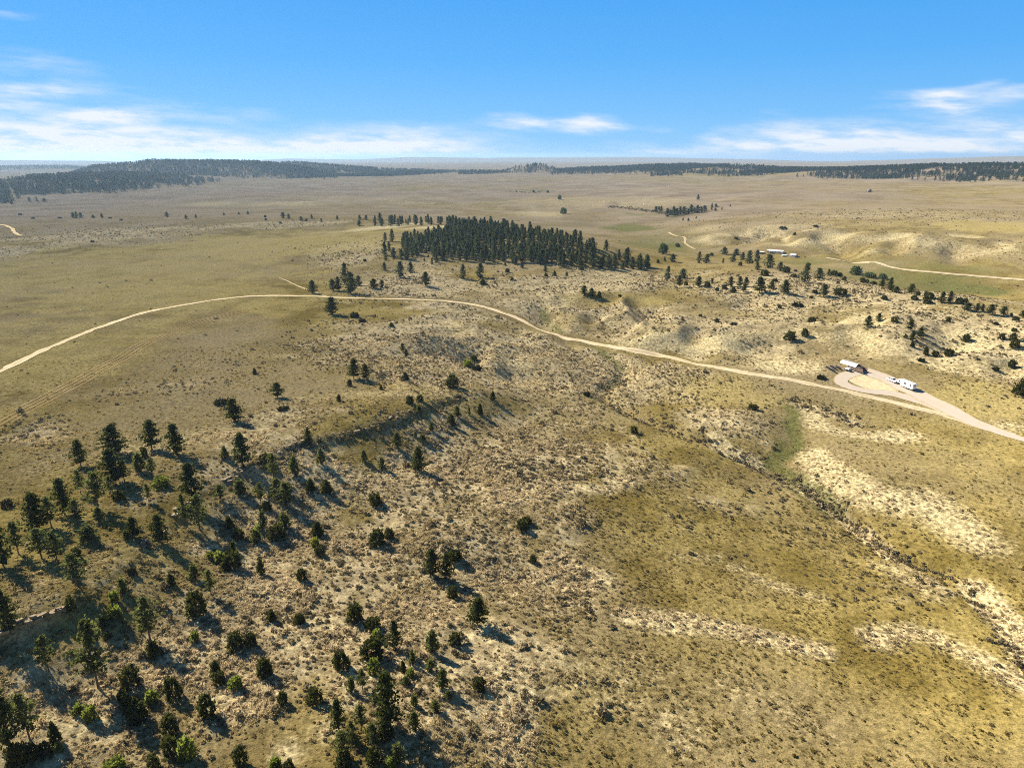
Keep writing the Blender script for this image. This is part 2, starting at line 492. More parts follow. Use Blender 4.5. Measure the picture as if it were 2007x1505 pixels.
LOOP2_PX = [(1684, 729), (1658, 736), (1648, 744), (1652, 752), (1672, 761), (1704, 767), (1742, 771), (1780, 780), (1818, 792), (1850, 805)]
LOOP2 = smooth_line(line_at(LOOP2_PX, H), 1.5)
flat = np.full(H.shape, 1e9)
for L_ in (ROAD[::3], LOOP[::3], LOOP2[::3], FARROAD[::3]):
    d, _ = poly_dist(GX, GY, L_)
    flat = np.minimum(flat, d)
PAD = at([1720], [748], H)[0]
flat = np.minimum(flat, np.maximum(0, np.hypot(GX - PAD[0], GY - PAD[1]) - 14))
FL = sstep(2.5, 9, flat)

# ------------------------------------------------------------------ ground cover masks (soil and plants; some pale patches stand in for sunlit slopes)
Z_pale = np.zeros(H.shape); Z_green = np.zeros(H.shape); Z_yel = np.zeros(H.shape); Z_sage = np.zeros(H.shape)
warpA = fbm(GX, GY, 30, 4, 0); warpB = fbm(GX, GY, 9, 3, 3); warpC = fbm(GX, GY, 260, 4, 5)
farw = sstep(250, 900, R_)
WARP = (warpA * 1.0 + warpB * .7) * (1 - farw) + (warpC + .6 * warpA) * farw


def blob(Z, px, py, rx, ry, s, soft=.8):
    c = at([px, px - rx, px + rx, px, px], [py, py, py, py - ry, py + ry])
    th = np.arctan2(c[:, 0], c[:, 1]); lr = np.log(np.hypot(c[:, 0], c[:, 1]))
    ra = abs(th[2] - th[1]) / 2; rl = max(abs(lr[3] - lr[4]) / 2, 1e-4)
    d = np.sqrt(((TH - th[0]) / ra) ** 2 + ((LR - lr[0]) / rl) ** 2)
    d = d + WARP * .8
    return np.maximum(Z, s * (1 - sstep(1 - soft, 1 + soft, d))) if s > 0 else Z * (1 + s * (1 - sstep(1 - soft, 1 + soft, d)))


def stroke(Z, pxs, w, s):
    L = smooth_line(line_at(pxs), max(3, w * .7))
    d, par = poly_dist(GX, GY, L)
    d = d / w + WARP * .7
    return np.maximum(Z, s * (1 - sstep(.0, 1.9, d)))


for b in [(1000, 700, 330, 95, .9), (960, 900, 330, 130, .95), (880, 1050, 260, 140, .95), (560, 1000, 250, 150, .8), (420, 1250, 420, 220, .85), (800, 1300, 230, 180, .85),
          (1300, 620, 350, 55, .75), (1600, 580, 420, 40, .8), (1850, 650, 260, 60, .85), (1150, 560, 260, 40, .75), (820, 560, 120, 45, .85), (680, 500, 80, 26, .8),
          (1330, 740, 120, 50, .75), (1400, 830, 130, 35, .7), (1080, 1150, 120, 60, .8), (1120, 1010, 60, 40, .8), (1850, 730, 160, 30, .3),
          (60, 850, 75, 26, .85), (240, 770, 60, 16, .5), (340, 755, 80, 18, .5), (420, 715, 60, 20, .35), (470, 730, 90, 20, .3), (250, 745, 30, 12, .4),
          (160, 465, 180, 16, .95), (20, 490, 60, 14, .8), (520, 440, 180, 8, .9), (300, 450, 150, 8, .8), (720, 640, 160, 28, .45), (860, 600, 120, 14, .8), (1060, 600, 80, 22, .8),
          (720, 700, 120, 40, .6), (1720, 1150, 150, 60, .4), (1650, 1080, 120, 60, .35), (1850, 560, 160, 10, .4), (1500, 470, 200, 16, .4), (1850, 490, 200, 24, .6),
          (1250, 395, 300, 14, .5), (700, 390, 250, 10, .45), (1700, 420, 300, 10, .45)]:
    Z_sage = blob(Z_sage, *b)
Z_sage = stroke(Z_sage, [(1380, 860), (1420, 890), (1480, 915), (1560, 950), (1640, 1000), (1740, 1085), (1860, 1160)], 2.2, .7)
Z_sage = stroke(Z_sage, [(1560, 785), (1600, 800), (1650, 815), (1680, 830)], 3, .8)
Z_sage = stroke(Z_sage, [(1880, 1150), (1930, 1200), (1980, 1270)], 2.5, .6)
for b in [(1200, 400, 10, 5, -.9), (760, 772, 170, 12, -.55), (1250, 590, 130, 14, -.85), (1380, 610, 90, 14, -.6), (1570, 660, 60, 12, -.5), (1545, 715, 80, 14, -.9), (1730, 752, 130, 32, -.97),
          (1280, 655, 60, 16, -.25), (1430, 760, 60, 20, -.5), (700, 760, 100, 8, -.5)]:
    Z_sage = blob(Z_sage, *b)
Z_sage = Z_sage * sstep(2.0, 5.0, flat)

for b in [(1285, 660, 72, 17, 1.15), (1405, 672, 55, 17, 1.1), (1242, 740, 18, 26, 1.3), (1545, 716, 70, 15, 1.1), (1500, 708, 60, 10, .5), (1885, 668, 46, 18, 1.1), (1195, 637, 20, 9, 1.1), (1110, 590, 30, 10, .55),
          (1080, 597, 35, 18, .35), (1160, 622, 20, 12, .5), (760, 772, 190, 14, .5), (880, 682, 20, 22, .5), (640, 780, 60, 14, .4), (560, 815, 120, 20, .5), (420, 850, 110, 22, .4), (270, 870, 80, 20, .4),
          (1000, 1390, 42, 90, .85), (560, 1480, 55, 45, .95), (640, 1430, 50, 30, .8), (700, 1330, 60, 20, .7), (930, 1230, 60, 26, .6), (880, 1180, 60, 14, .6), (740, 1270, 60, 12, .55),
          (470, 1370, 90, 45, .8), (330, 1290, 100, 65, .7), (200, 1400, 110, 60, .6), (560, 1150, 70, 24, .7), (480, 1110, 70, 18, .75), (400, 1070, 50, 18, .75), (820, 900, 70, 40, .6), (700, 930, 70, 34, .65), (640, 1240, 90, 30, .6), (540, 1020, 60, 24, .6), (1000, 980, 60, 16, .9), (1190, 960, 50, 10, .6),  # under-rim patches made paler in place of sunlight on the slope
          (1090, 1100, 60, 30, .75), (1130, 1140, 60, 12, .6), (1240, 860, 30, 16, .5), (1420, 830, 34, 18, .75), (1500, 865, 18, 14, .9), (1560, 720, 30, 10, .6), (1960, 700, 40, 24, .5), (1990, 650, 30, 14, .5),
          (1500, 450, 120, 10, .55), (1560, 475, 80, 8, .7), (1640, 460, 50, 8, .8), (1720, 470, 60, 6, .7), (1800, 472, 50, 6, .6), (1880, 480, 50, 6, .6), (1380, 450, 50, 8, .45), (1060, 420, 50, 6, .5), (1950, 490, 50, 8, .4),
          (560, 400, 100, 5, .5), (420, 398, 60, 5, .5), (760, 445, 90, 3, .9), (850, 445, 60, 3, .8), (1200, 370, 200, 4, .3), (100, 905, 120, 40, .25), (330, 1130, 40, 24, .4),
          (1170, 1330, 160, 60, .35), (1330, 1440, 60, 50, .45), (1500, 1380, 180, 40, .3), (1700, 780, 60, 5, .5), (1560, 1300, 100, 20, .3), (1900, 715, 60, 14, .5), (1970, 835, 50, 10, .7)]:
    Z_pale = blob(Z_pale, *b)
for pxs, w, s in [([(1590, 800), (1600, 828), (1660, 850), (1780, 852)], 4, .95), ([(1595, 890), (1640, 930), (1700, 965), (1760, 982)], 5, 1.0), ([(1810, 985), (1860, 1010), (1910, 1060)], 6, .85),
                  ([(1398, 852), (1430, 885), (1480, 905)], 2.0, 1.4), ([(1230, 1212), (1350, 1222), (1450, 1240), (1550, 1265), (1610, 1275)], 2.6, 1.0), ([(1905, 1150), (1950, 1190), (1985, 1240), (2007, 1285)], 2.8, 1.3),
                  ([(1720, 1250), (1800, 1240), (1900, 1280), (1990, 1330)], 4, .85), ([(1440, 1115), (1520, 1150), (1600, 1170)], 3, .6), ([(1740, 1110), (1830, 1165)], 3.5, .6), ([(1010, 1060), (1045, 1105), (1180, 1135)], 3, .7),
                  ([(985, 985), (1080, 955), (1180, 962), (1230, 945)], 3, 1.1), ([(1215, 700), (1240, 725), (1245, 750)], 3, .9), ([(1720, 672), (1800, 705), (1880, 730), (1930, 735)], 2, .7),
                  ([(640, 1062), (700, 1068), (760, 1085)], 1.6, .6), ([(890, 1105), (940, 1125), (1040, 1135)], 2, .6), ([(1330, 1085), (1440, 1100)], 3, .35), ([(1560, 960), (1640, 1010), (1740, 1090)], 1.2, .6)]:
    Z_pale = stroke(Z_pale, pxs, w, s)
for b in [(1225, 447, 62, 10, 1.0), (1300, 482, 130, 18, .55), (1130, 440, 130, 14, .4), (1750, 550, 220, 16, .6), (1890, 568, 95, 8, 1.0), (1560, 515, 110, 10, .6), (1100, 400, 80, 8, .3), (1050, 375, 60, 5, .6), (1320, 480, 30, 8, .8),
          (1530, 880, 26, 30, .8), (1470, 1000, 60, 20, .3), (1700, 1230, 120, 30, .4), (1350, 1170, 130, 30, .3), (1500, 1230, 130, 40, .3), (560, 470, 260, 20, .22), (1600, 1300, 160, 20, .25), (1250, 1080, 160, 40, .25), (1650, 787, 26, 8, .5), (1270, 420, 60, 3, .5), (540, 442, 20, 3, .5)]:
    Z_green = blob(Z_green, *b)
for pxs, w, s in [([(1558, 800), (1555, 840), (1562, 880), (1510, 905), (1560, 945), (1640, 1005)], 3.5, .8), ([(1180, 695), (1215, 722), (1224, 745), (1185, 765)], 2.2, .8), ([(1062, 610), (1082, 638), (1100, 652)], 2.5, .7), ([(1130, 665), (1180, 690)], 2.5, .6),
                  ([(1240, 640), (1200, 655)], 2, .3), ([(1330, 420), (1300, 430), (1220, 415)], 6, .6), ([(760, 1110), (900, 1135), (1040, 1140), (1150, 1140)], 1.6, .45), ([(1340, 500), (1400, 505), (1500, 512)], 5, .6)]:
    Z_green = stroke(Z_green, pxs, w, s)
for b in [(1880, 790, 130, 34, .75), (1750, 790, 70, 10, .6), (1950, 760, 60, 24, .5), (1600, 488, 42, 5, 1.0), (300, 560, 420, 90, .7), (100, 700, 260, 70, .7), (550, 480, 260, 36, .8), (1240, 590, 140, 14, .6), (1400, 612, 80, 12, .5),
          (1380, 760, 120, 30, .6), (1500, 780, 120, 24, .5), (1900, 900, 160, 60, .4), (1950, 445, 120, 10, .9), (1750, 440, 200, 10, .5), (1300, 1030, 200, 60, .45), (1450, 950, 140, 40, .4), (1700, 1300, 300, 120, .3), (800, 450, 120, 5, .7),
          (960, 790, 60, 30, .5), (1150, 1400, 160, 80, .3), (760, 770, 190, 12, .5), (1900, 1180, 120, 80, .4)]:
    Z_yel = blob(Z_yel, *b)
Z_pale *= sstep(0, 1, 1.2 - .25 * (FL < .2))

# on the eroded knolls the flanks are bare pale soil and the brush gathers in the draws
hm = np.clip(hill_m, 0, 1)
flank = sstep(.0, .3, RN) * (1 - sstep(.62, .86, RN)) * sstep(-.12, .16, fbm(GX, GY, 48, 3, 1))
Z_pale = np.maximum(Z_pale, hm * .8 * flank)
Z_sage = np.clip(Z_sage * (1 - .45 * hm * flank) + .45 * hm * (1 - sstep(-.25, .15, RN)), 0, 1) * sstep(2.0, 5.0, flat)

# small relief: sage hummocks on the slopes, quieter in the meadows and on the road
rough = .25 + .9 * np.clip(Z_sage, 0, 1)
relief = fbm(GX, GY, 34, 2, 6) * 3.2 * sstep(60, 200, R_) * (1 - sstep(900, 2500, R_)) + fbm(GX, GY, 11, 2, 2) * .8 + fbm(GX, GY, 2.6, 2, 4) * .38 * (1 - sstep(150, 350, R_))
H = H + relief * rough * FL * sstep(20, 60, R_)
farrel = fbm(GX, GY, 160, 4, 1) * 5 * sstep(600, 1600, R_)
H = H + farrel * (.35 + .65 * FL)


def h_at(x, y):
    return interp_grid(H, np.asarray(x, float), np.asarray(y, float))


# ------------------------------------------------------------------ materials
def new_mat(name):
    m = bpy.data.materials.new(name); m.use_nodes = True
    nt = m.node_tree; nt.nodes.clear()
    out = nt.nodes.new('ShaderNodeOutputMaterial')
    return m, nt, out


class NB:
    def __init__(s, nt): s.nt, s.N, s.L = nt, nt.nodes, nt.links
    def put(s, sock, x):
        if isinstance(x, (int, float)): sock.default_value = x
        elif isinstance(x, tuple): sock.default_value = x if len(x) == 4 or sock.type == 'VECTOR' else (*x, 1)
        else: s.L.new(x, sock)
    def math(s, op, a, b=None, clamp=False):
        n = s.N.new('ShaderNodeMath'); n.operation = op; n.use_clamp = clamp
        s.put(n.inputs[0], a)
        if b is not None: s.put(n.inputs[1], b)
        return n.outputs[0]
    def mix(s, f, a, b, mode='MIX'):
        n = s.N.new('ShaderNodeMix'); n.data_type = 'RGBA'; n.blend_type = mode
        s.put(n.inputs['Factor'], f); s.put(n.inputs['A'], a); s.put(n.inputs['B'], b)
        return n.outputs['Result']
    def noise(s, vec, scale, detail=4, rough=.55, dist=0):
        n = s.N.new('ShaderNodeTexNoise')
        s.put(n.inputs['Scale'], scale); s.put(n.inputs['Detail'], detail); s.put(n.inputs['Roughness'], rough); s.put(n.inputs['Distortion'], dist)
        s.L.new(vec, n.inputs['Vector'])
        return n.outputs['Fac']
    def ramp(s, x, lo, hi):
        n = s.N.new('ShaderNodeMapRange'); n.interpolation_type = 'SMOOTHSTEP'
        s.put(n.inputs['Value'], x); s.put(n.inputs['From Min'], lo); s.put(n.inputs['From Max'], hi)
        return n.outputs[0]


def ground_material():
    m, nt, out = new_mat('prairie_ground')
    b = NB(nt)
    geo_ = nt.nodes.new('ShaderNodeNewGeometry')
    pos = geo_.outputs['Position']
    at_ = nt.nodes.new('ShaderNodeAttribute'); at_.attribute_name = 'zone'
    sep = nt.nodes.new('ShaderNodeSeparateColor'); nt.links.new(at_.outputs['Color'], sep.inputs[0])
    pale, green, yel = sep.outputs; sage = at_.outputs['Alpha']
    n60 = b.noise(pos, .014, 5); n12 = b.noise(pos, .07, 4); n3 = b.noise(pos, .33, 4, .6); n1 = b.noise(pos, 1.1, 3, .6); nf = b.noise(pos, 4.0, 3, .65)
    nbig = b.noise(pos, .0025, 5, .6)
    def patchy(mask, nn, amt):
        return b.ramp(b.math('ADD', mask, b.math('MULTIPLY', b.math('SUBTRACT', nn, .5), amt)), .25, .75)
    grass = b.mix(b.ramp(n12, .38, .64), (.205, .152, .040), (.345, .265, .088))
    grass = b.mix(b.ramp(n60, .40, .66), grass, (.32, .25, .125))
    st_ = nt.nodes.new('ShaderNodeAttribute'); st_.attribute_name = 'steppe_haze'
    grass = b.mix(b.math('MULTIPLY', st_.outputs['Fac'], .85), grass, b.mix(b.ramp(n60, .36, .64), (.235, .18, .125), (.335, .265, .185)))
    grass = b.mix(b.math('MULTIPLY', b.ramp(nbig, .45, .65), .5), grass, (.29, .225, .145))
    col = b.mix(patchy(sage, n3, .5), grass, b.mix(b.ramp(n3, .36, .62), (.35, .275, .145), (.56, .455, .255)))
    col = b.mix(b.math('MULTIPLY', patchy(yel, n12, .7), .7), col, b.mix(n3, (.31, .24, .078), (.53, .425, .17)))
    col = b.mix(b.math('MULTIPLY', patchy(green, n12, .6), .85), col, b.mix(n3, (.115, .125, .034), (.19, .185, .058)))
    pm = b.math('ADD', pale, b.math('MULTIPLY', b.math('SUBTRACT', b.math('ADD', b.math('MULTIPLY', n1, .5), b.math('MULTIPLY', n3, .5)), .5), 1.5))
    col = b.mix(b.math('MULTIPLY', b.ramp(pm, .12, .95), b.ramp(pale, .0, .25)), col, b.mix(b.ramp(n1, .3, .7), (.48, .39, .20), (.67, .56, .31)))
    # tuft-scale mottling: straw blades and thatch
    tuft = b.math('ADD', b.math('MULTIPLY', n1, .55), b.math('MULTIPLY', nf, .45))
    shade = b.math('ADD', .47, b.math('MULTIPLY', b.ramp(tuft, .34, .66), .76))
    mul = nt.nodes.new('ShaderNodeVectorMath'); mul.operation = 'SCALE'
    nt.links.new(col, mul.inputs[0]); nt.links.new(shade, mul.inputs['Scale'])
    # far-off brush too small to stand as plants: dark specks
    speck = b.math('MULTIPLY', b.ramp(b.noise(pos, .30, 2, .5), .52, .64), b.math('MULTIPLY', sage, .42))
    cd = nt.nodes.new('ShaderNodeVectorMath'); cd.operation = 'LENGTH'; nt.links.new(pos, cd.inputs[0])
    speck = b.math('MULTIPLY', speck, b.ramp(cd.outputs['Value'], 500, 800))
    col = b.mix(speck, mul.outputs[0], (.075, .068, .04))
    bs = nt.nodes.new('ShaderNodeBsdfDiffuse'); b.put(bs.inputs['Color'], col); bs.inputs['Roughness'].default_value = .8
    bump = nt.nodes.new('ShaderNodeBump'); bump.inputs['Strength'].default_value = .9; bump.inputs['Distance'].default_value = .35
    b.put(bump.inputs['Height'], tuft)
    nt.links.new(bump.outputs[0], bs.inputs['Normal'])
    nt.links.new(bs.outputs[0], out.inputs['Surface'])
    return m


def road_material(name, c1, c2, mid):
    m, nt, out = new_mat(name)
    b = NB(nt)
    pos = nt.nodes.new('ShaderNodeNewGeometry').outputs['Position']
    uv = nt.nodes.new('ShaderNodeAttribute'); uv.attribute_name = 'across'
    a = b.math('ABSOLUTE', uv.outputs['Fac'])
    n = b.noise(pos, .6, 4, .6); n2 = b.noise(pos, .12, 3); nf = b.noise(pos, 5, 3)
    col = b.mix(n, c1, c2)
    strip = b.ramp(b.math('ADD', a, b.math('MULTIPLY', b.math('SUBTRACT', n, .5), .5)), .34, .10)
    strip = b.math('MULTIPLY', strip, b.ramp(n2, .32, .50))
    col = b.mix(b.math('MULTIPLY', strip, .85), col, mid)
    col = b.mix(b.math('MULTIPLY', nf, .25), col, (.3, .24, .16))
    # verge: turf and blown soil creep in from the edges
    verge = b.ramp(b.math('ADD', a, b.math('MULTIPLY', b.math('SUBTRACT', b.noise(pos, .9, 4, .7), .5), 1.1)), .72, 1.02)
    col = b.mix(b.math('MULTIPLY', verge, .85), col, b.mix(nf, (.25, .185, .06), (.40, .31, .13)))
    col = b.mix(b.math('MULTIPLY', b.ramp(b.noise(pos, .22, 3), .45, .7), .35), col, (.36, .29, .19))
    bs = nt.nodes.new('ShaderNodeBsdfDiffuse'); b.put(bs.inputs['Color'], col)
    bump = nt.nodes.new('ShaderNodeBump'); bump.inputs['Strength'].default_value = .5; bump.inputs['Distance'].default_value = .1
    b.put(bump.inputs['Height'], n); nt.links.new(bump.outputs[0], bs.inputs['Normal'])
    nt.links.new(bs.outputs[0], out.inputs['Surface'])
    return m


def leaf_material(name, c1, c2, trans=.3, tcol=None):
    m, nt, out = new_mat(name)
    b = NB(nt)
    oi = nt.nodes.new('ShaderNodeObjectInfo')
    pos = nt.nodes.new('ShaderNodeNewGeometry').outputs['Position']
    n = b.noise(pos, 1.1, 2)
    f = b.math('ADD', b.math('MULTIPLY', oi.outputs['Random'], .55), b.math('MULTIPLY', b.ramp(n, .3, .7), .45))
    col = b.mix(f, c1, c2)
    d = nt.nodes.new('ShaderNodeBsdfDiffuse'); b.put(d.inputs['Color'], col)
    t = nt.nodes.new('ShaderNodeBsdfTranslucent')
    b.put(t.inputs['Color'], col if tcol is None else b.mix(f, tcol, tuple(min(1, 1.5 * x) for x in tcol)))
    mx = nt.nodes.new('ShaderNodeMixShader'); mx.inputs[0].default_value = trans
    nt.links.new(d.outputs[0], mx.inputs[1]); nt.links.new(t.outputs[0], mx.inputs[2])
    nt.links.new(mx.outputs[0], out.inputs['Surface'])
    return m


def straw_material():
    m, nt, out = new_mat('dry_grass_blades')
    b = NB(nt)
    oi = nt.nodes.new('ShaderNodeObjectInfo')
    tn = nt.nodes.new('ShaderNodeAttribute'); tn.attribute_type = 'INSTANCER'; tn.attribute_name = 'tone'
    gold = b.mix(oi.outputs['Random'], (.17, .13, .035), (.35, .275, .095))
    cream = b.mix(oi.outputs['Random'], (.36, .285, .16), (.70, .58, .37))
    col = b.mix(tn.outputs['Fac'], gold, cream)
    d = nt.nodes.new('ShaderNodeBsdfDiffuse'); b.put(d.inputs['Color'], col)
    t = nt.nodes.new('ShaderNodeBsdfTranslucent'); b.put(t.inputs['Color'], col)
    mx = nt.nodes.new('ShaderNodeMixShader'); mx.inputs[0].default_value = .42
    nt.links.new(d.outputs[0], mx.inputs[1]); nt.links.new(t.outputs[0], mx.inputs[2])
    nt.links.new(mx.outputs[0], out.inputs['Surface'])
    return m


def plain(name, c, rough=.6, metal=0, noise_amt=.15, scale=3.0, spec=.4):
    m, nt, out = new_mat(name)
    b = NB(nt)
    tc = nt.nodes.new('ShaderNodeTexCoord')
    n = b.noise(tc.outputs['Object'], scale, 4, .6)
    dark = tuple(x * (1 - 2 * noise_amt) for x in c)
    lite = tuple(min(1, x * (1 + noise_amt)) for x in c)
    col = b.mix(b.ramp(n, .3, .7), dark, lite)
    p = nt.nodes.new('ShaderNodeBsdfPrincipled')
    b.put(p.inputs['Base Color'], col); p.inputs['Roughness'].default_value = rough; p.inputs['Metallic'].default_value = metal
    p.inputs['Specular IOR Level'].default_value = spec
    nt.links.new(p.outputs[0], out.inputs['Surface'])
    return m


M = {
    'ground': ground_material(),
    'dirt': road_material('dirt_road_soil', (.38, .31, .205), (.52, .44, .305), (.25, .20, .095)),
    'track': road_material('shaded_rut_soil', (.135, .092, .038), (.19, .13, .055), (.15, .105, .04)),  # shadow inside the ruts is put into this dark soil colour
    'faint': road_material('faint_track_soil', (.30, .24, .14), (.40, .32, .20), (.32, .255, .145)),
    'gravel': road_material('gravel', (.34, .295, .25), (.42, .372, .32), (.38, .32, .25)),
    'yard': road_material('yard_soil', (.47, .385, .25), (.58, .48, .32), (.52, .43, .28)),
    'pine': leaf_material('pine_needles', (.025, .035, .011), (.058, .066, .020), .28, (.075, .09, .02)),
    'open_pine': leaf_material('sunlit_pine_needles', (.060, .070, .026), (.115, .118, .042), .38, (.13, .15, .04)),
    'juniper': leaf_material('juniper_foliage', (.030, .036, .010), (.070, .070, .018), .25, (.08, .09, .02)),
    'bright': leaf_material('green_shrub_foliage', (.085, .105, .022), (.15, .165, .04), .4, (.20, .24, .04)),
    'dark': leaf_material('dark_shrub_foliage', (.024, .028, .012), (.05, .05, .022), .15),
    'cotton': leaf_material('cottonwood_leaves', (.07, .10, .04), (.12, .15, .06), .3, (.12, .16, .05)),
    'woodpine': leaf_material('hazed_pine_needles', (.030, .042, .022), (.072, .085, .040), .25, (.075, .095, .035)),  # paler, greyer needles: haze and lit crowns mixed into the colour
    'farpine': leaf_material('far_pine_needles', (.020, .032, .014), (.045, .058, .022), .1),
    'sage': leaf_material('sagebrush_leaves', (.11, .09, .048), (.33, .27, .158), .22),
    'straw': straw_material(),
    'bark': plain('pine_bark', (.13, .08, .05), .9, 0, .25, 2),
    'rock': plain('sandstone', (.26, .205, .13), .95, 0, .25, 1.2, .1),
}


# ------------------------------------------------------------------ object helpers
def tag(o, label=None, cat=None, group=None, kind=None):
    if label: o['label'] = label
    if cat: o['category'] = cat
    if group: o['group'] = group
    if kind: o['kind'] = kind
    return o


def mesh_from(name, V, Fc, mat=None, smooth=False):
    me = bpy.data.meshes.new(name)
    V = np.asarray(V, np.float32).reshape(-1, 3)
    if isinstance(Fc, np.ndarray):
        n, k = Fc.shape
        me.vertices.add(len(V)); me.vertices.foreach_set('co', V.ravel())
        me.loops.add(n * k); me.loops.foreach_set('vertex_index', Fc.astype(np.int32).ravel())
        me.polygons.add(n); me.polygons.foreach_set('loop_start', np.arange(0, n * k, k, dtype=np.int32))
        me.update(calc_edges=True)
    else:
        me.from_pydata([tuple(map(float, v)) for v in V], [], Fc); me.update()
    if mat is not None: me.materials.append(M[mat] if isinstance(mat, str) else mat)
    if smooth: me.polygons.foreach_set('use_smooth', np.ones(len(me.polygons), bool))
    return me


def link(name, data, parent=None):
    o = bpy.data.objects.new(name, data)
    COL.objects.link(o)
    if parent is not None: o.parent = parent
    return o


# ------------------------------------------------------------------ ground sheet
nT, nR = len(th_axis), len(lr_axis)
V = np.stack([GX, GY, H], -1).reshape(-1, 3)
ii, jj = np.meshgrid(np.arange(nT - 1), np.arange(nR - 1), indexing='ij')
a = ii * nR + jj
Fq = np.stack([a, a + 1, a + nR + 1, a + nR], -1).reshape(-1, 4)
Fq = Fq[:, ::-1]
gm = mesh_from('ground', V, Fq[:, ::-1], 'ground', True)
steppe_haze = sstep(520, 1100, R_) * np.clip(.75 + 1.1 * warpC, 0, 1)  # mauve tone of distant haze painted into the far grass colour
sa_ = gm.attributes.new('steppe_haze', 'FLOAT', 'POINT'); sa_.data.foreach_set('value', steppe_haze.reshape(-1).astype(np.float32))
zone = np.stack([Z_pale, Z_green, Z_yel, np.clip(Z_sage, 0, 1)], -1).reshape(-1, 4).astype(np.float32)
ca = gm.color_attributes.new('zone', 'FLOAT_COLOR', 'POINT')
ca.data.foreach_set('color', zone.ravel())
ground = tag(link('ground', gm), kind='structure')


# ------------------------------------------------------------------ roads
def road(name, line, width, mat, lift=.07, k=2.0, wob=.85, taper=None):
    n = len(line)
    tan = np.gradient(line, axis=0); tan /= np.linalg.norm(tan, axis=1)[:, None] + 1e-9
    nor = np.stack([-tan[:, 1], tan[:, 0]], 1)
    rows = []
    ac = np.array([-1, -.5, 0, .5, 1.0])
    wv = width / 2 * (1 + wob * fbm(line[:, 0], line[:, 1], 5, 3, 3))
    wv2 = width / 2 * (1 + wob * fbm(line[:, 0] + 500, line[:, 1], 5, 3, 5))
    if taper is not None:
        f_ = np.interp(np.linspace(0, 1, n), *taper)
        wv = wv * f_; wv2 = wv2 * f_
    for c in ac:
        p = line + nor * (c * (wv if c > 0 else wv2))[:, None]
        r = np.hypot(p[:, 0], p[:, 1])
        z = h_at(p[:, 0], p[:, 1]) + lift + 2.5e-4 * np.maximum(0, r - 150)
        rows.append(np.column_stack([p, z]))
    Vv = np.stack(rows, 1)
    z = Vv[:, :, 2]
    Vv = Vv.reshape(-1, 3)
    i, j = np.meshgrid(np.arange(n - 1), np.arange(4), indexing='ij')
    a = i * 5 + j
    Fc = np.stack([a, a + 5, a + 6, a + 1], -1).reshape(-1, 4)
    me = mesh_from(name, Vv, Fc, mat, True)
    at_ = me.attributes.new('across', 'FLOAT', 'POINT')
    at_.data.foreach_set('value', np.tile(ac, n).astype(np.float32))
    return tag(link(name, me), kind='structure')


road('dirt_road', ROAD, 2.7, 'dirt')
trk_n = np.gradient(TRACK, axis=0); trk_n /= np.linalg.norm(trk_n, axis=1)[:, None]
trk_n = np.stack([-trk_n[:, 1], trk_n[:, 0]], 1)
for k_, off in enumerate((-2.6, -.9, .9, 2.6)):
    road('wheel_track', TRACK + trk_n * off, .42, 'track', .05)
road('spur_track', SPUR, 1.3, 'faint', taper=([0, .4, 1], [.3, .8, 1]))
road('valley_road', FARROAD, 3.9, 'dirt', .12)
road('valley_track', FARTRACK, 2.6, 'faint', .15)
road('plain_track', LEFTTRACK, 3.0, 'faint', .15)
road('gravel_drive', LOOP, 6.2, 'gravel', .11, wob=.3, taper=([0, .45, .66, .8, 1], [1, 1, .75, .42, .35]))
road('gravel_loop', LOOP2, 4.6, 'gravel', .095, wob=.35)
isl = smooth_line(line_at([(1676, 742), (1690, 737), (1715, 743), (1745, 753), (1760, 762), (1735, 765), (1705, 761), (1684, 754), (1672, 747)], H), 2)
# yard soil between the two drives
cen = isl.mean(0)
rings = []
nI = len(isl)
Vv = [(cen[0], cen[1])]
for k_ in (.33, .66, 1.0):
    Vv += [tuple(cen + (p - cen) * k_ * 1.22) for p in isl]
Vv = np.array(Vv)
Vz = np.column_stack([Vv, h_at(Vv[:, 0], Vv[:, 1]) + .055 + 2.5e-4 * np.maximum(0, np.hypot(Vv[:, 0], Vv[:, 1]) - 150)])
Fc = [(0, 1 + (i + 1) % nI, 1 + i) for i in range(nI)]
for q in range(2):
    o0, o1 = 1 + q * nI, 1 + (q + 1) * nI
    Fc += [(o0 + i, o0 + (i + 1) % nI, o1 + (i + 1) % nI, o1 + i) for i in range(nI)]
me = mesh_from('yard', Vz, Fc, 'yard', True)
a_ = me.attributes.new('across', 'FLOAT', 'POINT'); a_.data.foreach_set('value', np.full(len(Vz), .8, np.float32))
tag(link('yard', me), kind='structure')
# ------------------------------------------------------------------ plant meshes
def quads(C, size, rnd, aspect=1.0, up=0.0, outdir=None):
    """one small leaf-spray quad per centre, random facing (optionally leaning outwards / upwards)"""
    n = len(C)
    d = rnd.normal(size=(n, 3)); d /= np.linalg.norm(d, axis=1)[:, None]
    if outdir is not None:
        d = d * .8 + outdir
        d[:, 2] += up
        d /= np.linalg.norm(d, axis=1)[:, None] + 1e-9
    e = rnd.normal(size=(n, 3)); e -= (e * d).sum(1)[:, None] * d; e /= np.linalg.norm(e, axis=1)[:, None] + 1e-9
    s = (size * rnd.uniform(.6, 1.3, n))[:, None]
    a = d * s * aspect; b = e * s * .55
    # pointed, slightly folded spray: base, side, tip, side
    fold = np.cross(d, e) * s * rnd.uniform(-.25, .25, n)[:, None]
    V = np.stack([C - a * .5, C + b + fold, C + a * .6, C - b + fold], 1).reshape(-1, 3)
    F4 = np.arange(4 * n).reshape(n, 4)
    return V, F4


